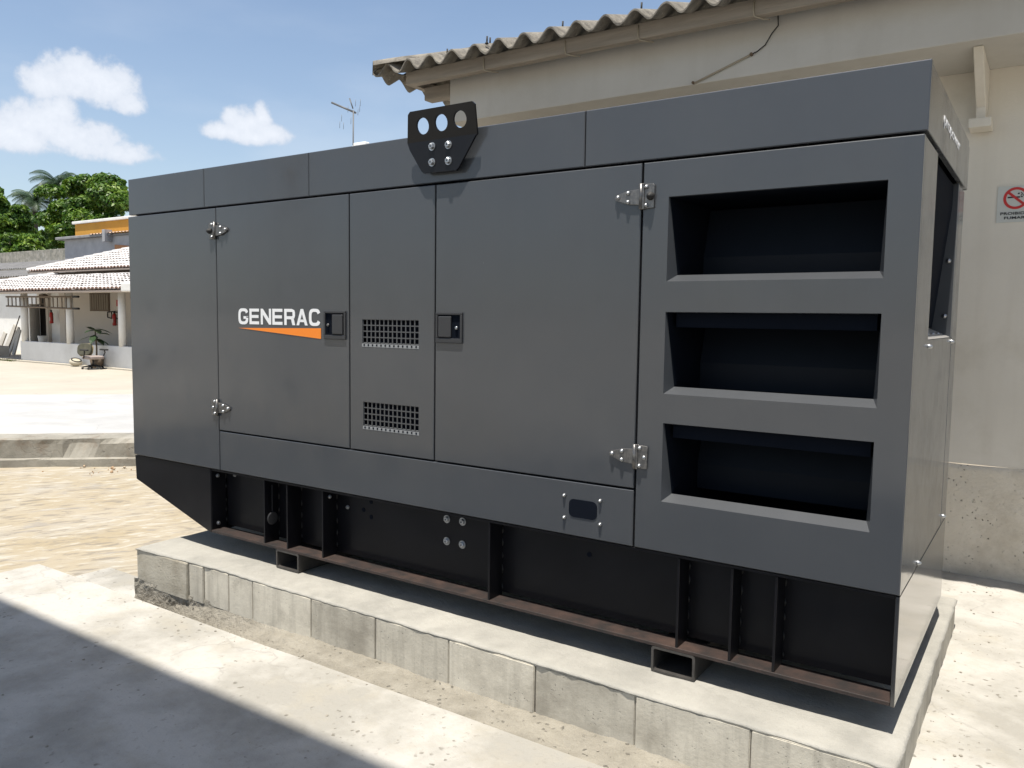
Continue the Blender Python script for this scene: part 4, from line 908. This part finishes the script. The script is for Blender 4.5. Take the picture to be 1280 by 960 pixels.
# antenna on the roof far behind
an = thing('tv_antenna', 'thin roof TV antenna on its mast against the sky above the enclosure', 'antenna', (-13.1, 15, 6.4))
f = MB(); f.tube([(-13.12, 15, 4.5), (-13.08, 15, 7.50)], .022, 6); f.build('mast', steel if False else mat('dull aluminium', (.09, .095, .10), rough=.5), an)
am = bpy.data.materials['dull aluminium']
f = MB(); f.tube([(-13.75, 14.75, 7.76), (-13.02, 15.05, 7.42)], .032, 5); f.tube([(-13.26, 15.02, 8.05-.17), (-13.10, 15, 7.55)], .02, 5); f.build('boom', am, an)
for k in range(9):
    q = k/8; c = Vector((-13.22, 15, 7.40))+Vector((.40*math.cos(q*6), .2*math.sin(q*6), .38*math.sin(q*6.0+.3))); f = MB(); f.tube([c+Vector((0, 0, -.10)), c+Vector((.01, 0, .10))], .008, 4); f.build('element', am, an)
f = MB(); f.lathe([(.05, 0), (.05, .36), (.02, .4)], (-13.1, 15, 6.05), 8); f.box(-13.0, -12.5, 14.9, 15.1, 6.40, 6.50, .02); f.build('mount_block', white_w, an)
f = MB(); f.box(-14.5, -9, 14, 18, GZ, 6.05); tag(f.build('flat_block', white_w), 'flat white block behind the enclosure with the antenna on it', 'building')

# ------------------------------------------------------------------ trees
def leaf_mat(name, a, b, c):
    M = bpy.data.materials.new(name); M.use_nodes = True; nt = M.node_tree; P = nt.nodes['Principled BSDF']; P.inputs['Roughness'].default_value = .45; P.inputs['Specular IOR Level'].default_value = .35
    g = nt.nodes.new('ShaderNodeNewGeometry'); r = nt.nodes.new('ShaderNodeValToRGB'); nt.links.new(g.outputs['Random Per Island'], r.inputs[0])
    r.color_ramp.elements[0].color = a+(1,); r.color_ramp.elements[1].color = c+(1,); e = r.color_ramp.elements.new(.5); e.color = b+(1,)
    tn = nt.nodes.new('ShaderNodeTexNoise'); tn.inputs['Scale'].default_value = .55; tn.inputs['Detail'].default_value = 3; nt.links.new(g.outputs['Position'], tn.inputs['Vector'])
    tm_ = nt.nodes.new('ShaderNodeMapRange'); nt.links.new(tn.outputs[0], tm_.inputs[0]); tm_.inputs[1].default_value = .38; tm_.inputs[2].default_value = .62; tm_.inputs[3].default_value = .62; tm_.inputs[4].default_value = 1.3
    hh = nt.nodes.new('ShaderNodeMapRange'); nt.links.new(tn.outputs[0], hh.inputs[0]); hh.inputs[1].default_value = .38; hh.inputs[2].default_value = .62; hh.inputs[3].default_value = .515; hh.inputs[4].default_value = .485
    hs_ = nt.nodes.new('ShaderNodeHueSaturation'); nt.links.new(tm_.outputs[0], hs_.inputs['Value']); nt.links.new(hh.outputs[0], hs_.inputs['Hue']); nt.links.new(r.outputs[0], hs_.inputs['Color']); r = hs_
    nt.links.new(r.outputs[0], P.inputs['Base Color'])
    tr = nt.nodes.new('ShaderNodeBsdfTranslucent'); mxs = nt.nodes.new('ShaderNodeMixShader'); mxs.inputs[0].default_value = .28
    nt.links.new(r.outputs[0], tr.inputs[0]); nt.links.new(P.outputs[0], mxs.inputs[1]); nt.links.new(tr.outputs[0], mxs.inputs[2]); nt.links.new(mxs.outputs[0], nt.nodes['Material Output'].inputs[0])
    return M
LM = leaf_mat('tree leaves', (.032, .085, .010), (.075, .155, .016), (.15, .24, .03))
LM2 = leaf_mat('palm leaves', (.035, .07, .035), (.05, .09, .045), (.07, .11, .06))
bark = mat('tree bark', (.10, .08, .06), (.06, .05, .04), sc=4, rough=.95)
def crown_mesh(clumps, per, size):
    V = []; 
    for (c, r, flat) in clumps:
        n = int(per*r*r)
        d = rng.normal(size=(n, 3)); d /= np.linalg.norm(d, axis=1)[:, None]; d[:, 2] = np.where(d[:, 2] < -.25, -d[:, 2]*.8, d[:, 2])
        rad = r*(.62+.38*rng.random(n)**.5)
        p = np.array(c)+d*rad[:, None]*np.array([1, 1, flat])
        nrm = d+rng.normal(size=(n, 3))*.55+np.array([0, 0, .45]); nrm /= np.linalg.norm(nrm, axis=1)[:, None]
        t = np.cross(nrm, rng.normal(size=(n, 3))); t /= np.linalg.norm(t, axis=1)[:, None]; b = np.cross(nrm, t)
        s = size*(.6+.8*rng.random(n))[:, None]
        droop = -nrm*s*.25
        q = np.stack([p-t*s*.9+droop, p-b*s*.42, p+t*s*.9+droop, p+b*s*.42], 1); V.append(q)
    V = np.concatenate(V); n = len(V)
    me = bpy.data.meshes.new('crown'); me.vertices.add(n*4); me.vertices.foreach_set('co', V.reshape(-1).astype(np.float32))
    me.loops.add(n*4); me.loops.foreach_set('vertex_index', np.arange(n*4, dtype=np.int32)); me.polygons.add(n)
    me.polygons.foreach_set('loop_start', np.arange(n, dtype=np.int32)*4); me.polygons.foreach_set('loop_total', np.full(n, 4, dtype=np.int32)); me.update(calc_edges=True)
    return me
def tree(x, y, r, zb, zt, label, nc=60, per=430, size=.20, fill=()):
    t = thing('broadleaf_tree', label, 'tree', (x, y, GZ), 'broadleaf trees behind the house')
    cl = []; zc = (zb+zt)/2; hz_ = (zt-zb)/2
    for k in range(nc):
        for _ in range(20):
            u = rng.normal(size=3); u /= np.linalg.norm(u); q = .55+.45*rng.random()
            if u[2] > -.75: break
        rr = rng.uniform(.6, 1.3)
        c = (x+u[0]*q*(r-rr*.7), y+u[1]*q*(r-rr*.7)*.9, zc+u[2]*q*(hz_-rr*.5)); cl.append((c, rr, .72))
    cl += list(fill)
    me = crown_mesh(cl, per, size); me.transform(Matrix.Translation(-Vector((x, y, GZ)))); me.materials.append(LM)
    o = bpy.data.objects.new('crown', me); COL.objects.link(o); o.parent = t
    f = MB(); f.tube([(x, y, GZ), (x+.1, y, zb*.5), (x, y, zb+.6), (x+.1, y, zc+1)], [.45, .36, .30, .15], 10)
    for k in range(7):
        c = cl[k*7 % len(cl)][0]; f.tube([(x, y, zb+.2*k), ((x+c[0])/2, (y+c[1])/2, (zb+c[2])/2+.2), c], [.16, .10, .04], 6)
    f.build('trunk', bark, t)
tree(-56.7, 30, 3.8, 3.0, 12.3, 'dense bright green tree with a broad crown right behind the ochre building', nc=58, fill=[((-52.2, 29.5, 9.6), 1.5, .8), ((-51.0, 29.6, 9.0), 1.4, .8), ((-53.2, 30, 10.4), 1.4, .8), ((-51.5, 29, 7.4), 1.3, .8), ((-53.5, 28.5, 7.5), 1.6, .8), ((-54.5, 28.5, 6.5), 1.4, .8), ((-50.0, 30, 8.8), 1.2, .8), ((-49.2, 31, 8.4), 1.2, .8)])
tree(-70.2, 30, 3.4, 2.4, 12.0, 'dense green tree filling the left edge of the view', nc=50)
tree(-63.4, 28.6, 2.5, 1.8, 7.7, 'smaller low tree between the two tall broadleaf trees', nc=28)
tree(-84, 42, 5, 4, 12.5, 'far darker tree partly hidden behind the left tree', nc=34, per=130, size=.4)
def palm(x, y, zt, label, seed, L=2.9):
    r_ = random.Random(seed); t = thing('palm_tree', label, 'palm tree', (x, y, GZ), 'palms behind the broadleaf trees')
    f = MB(); f.tube([(x, y, GZ), (x+.3, y, zt*.5), (x, y, zt)], [.28, .22, .18], 8); f.build('trunk', bark, t)
    f = MB()
    for k in range(30):
        a = 2*math.pi*k/30*3.1+r_.uniform(-.2, .2); e_ = r_.uniform(.1, 1.25); l = L*r_.uniform(.8, 1.1); p = Vector((x, y, zt)); d = Vector((math.cos(a)*math.cos(e_), math.sin(a)*math.cos(e_), math.sin(e_))); pts = []
        for s in range(11):
            pts.append(p.copy()); p = p+d*l/10; d = (d+Vector((0, 0, -.21))).normalized()
        f.tube(pts, [.04-.003*i for i in range(11)], 3, cap=False)
        sv = d.cross(Vector((0, 0, 1))).normalized()
        for s in range(1, 10):
            for h in (0, .33, .66):
                c = pts[s].lerp(pts[s+1], h); ll = .75*math.sin(math.pi*(s+h+.6)/11.2)+.1
                for q in (-1, 1):
                    tip = c+sv*q*ll*.8+Vector((0, 0, -.55*ll))+(pts[s+1]-pts[s])*.5; w_ = (pts[s+1]-pts[s]).normalized()*.035
                    f.poly([c-w_, tip, c+w_])
    f.build('crown', LM2, t, recalc=False)
palm(-73.0, 36.5, 13.0, 'tall feathery palm rising highest above the tree crowns', 3)
palm(-70.8, 37, 12.9, 'second palm just right of the tallest palm', 8, 2.4)
palm(-76.5, 36, 11.7, 'lower thin palm left of the tallest palm', 5, 2.6)
# grass tuft at the corner of the low wall
f = MB()
for k in range(500):
    x, y = rng.uniform(-30.2, -28.3), rng.uniform(11.9, 12.4); h = rng.uniform(.03, .11); a = rng.uniform(0, 6.3); f.poly([(x, y, GZ), (x+.03*math.cos(a), y+.03*math.sin(a), GZ), (x+rng.normal()*.03, y+rng.normal()*.03, GZ+h)])
f.build('grass', leaf_mat('dry grass', (.09, .13, .03), (.13, .15, .04), (.18, .17, .07)), kind='stuff', recalc=False)
# rusty dirt and small stones at the kerb foot by the enclosure
f = MB()
for k in range(70):
    s = random.gauss(1.7, .55); d = -.07-abs(random.gauss(0, .30)); x, y, _ = kp(s, d, 0); r_ = random.choice((.004, .005, .007, .009, .018))
    bm = bmesh.new(); bmesh.ops.create_icosphere(bm, subdivisions=1, radius=r_)
    for v in bm.verts: v.co = Vector((x, y, -.548+r_*.4))+v.co*random.uniform(.7, 1.2)
    f.add(bm)
f.build('stones', mat('rusty stones', (.33, .17, .07), (.45, .38, .28), sc=9, rough=.95), kind='stuff')

f = MB()
def pebble(x, y, z, r_):
    bm = bmesh.new(); bmesh.ops.create_icosphere(bm, subdivisions=1, radius=r_)
    for v in bm.verts: v.co = Vector((x, y, z+r_*.3))+Vector((v.co.x*random.uniform(.7, 1.5), v.co.y*random.uniform(.7, 1.5), v.co.z*.6))
    f.add(bm)
for k in range(310):
    if k < 170: x = random.uniform(.7, 4.5); y = -.40+abs(random.gauss(0, .05))*random.choice((-1, 1)); z = -.322
    elif k < 250: y = random.uniform(-.3, 2.6); x = 4.56+abs(random.gauss(0, .12)); z = slabz(x, y)
    else: x = random.uniform(-.4, 6); y = random.uniform(-2.4, -.42); z = slabz(x, y)
    pebble(x, y, z, random.choice((.0018, .002, .0025, .003, .006)))
f.build('grit', mat('grit and mortar crumbs', (.30, .27, .22), (.16, .145, .12), sc=20, rough=.95), kind='stuff')
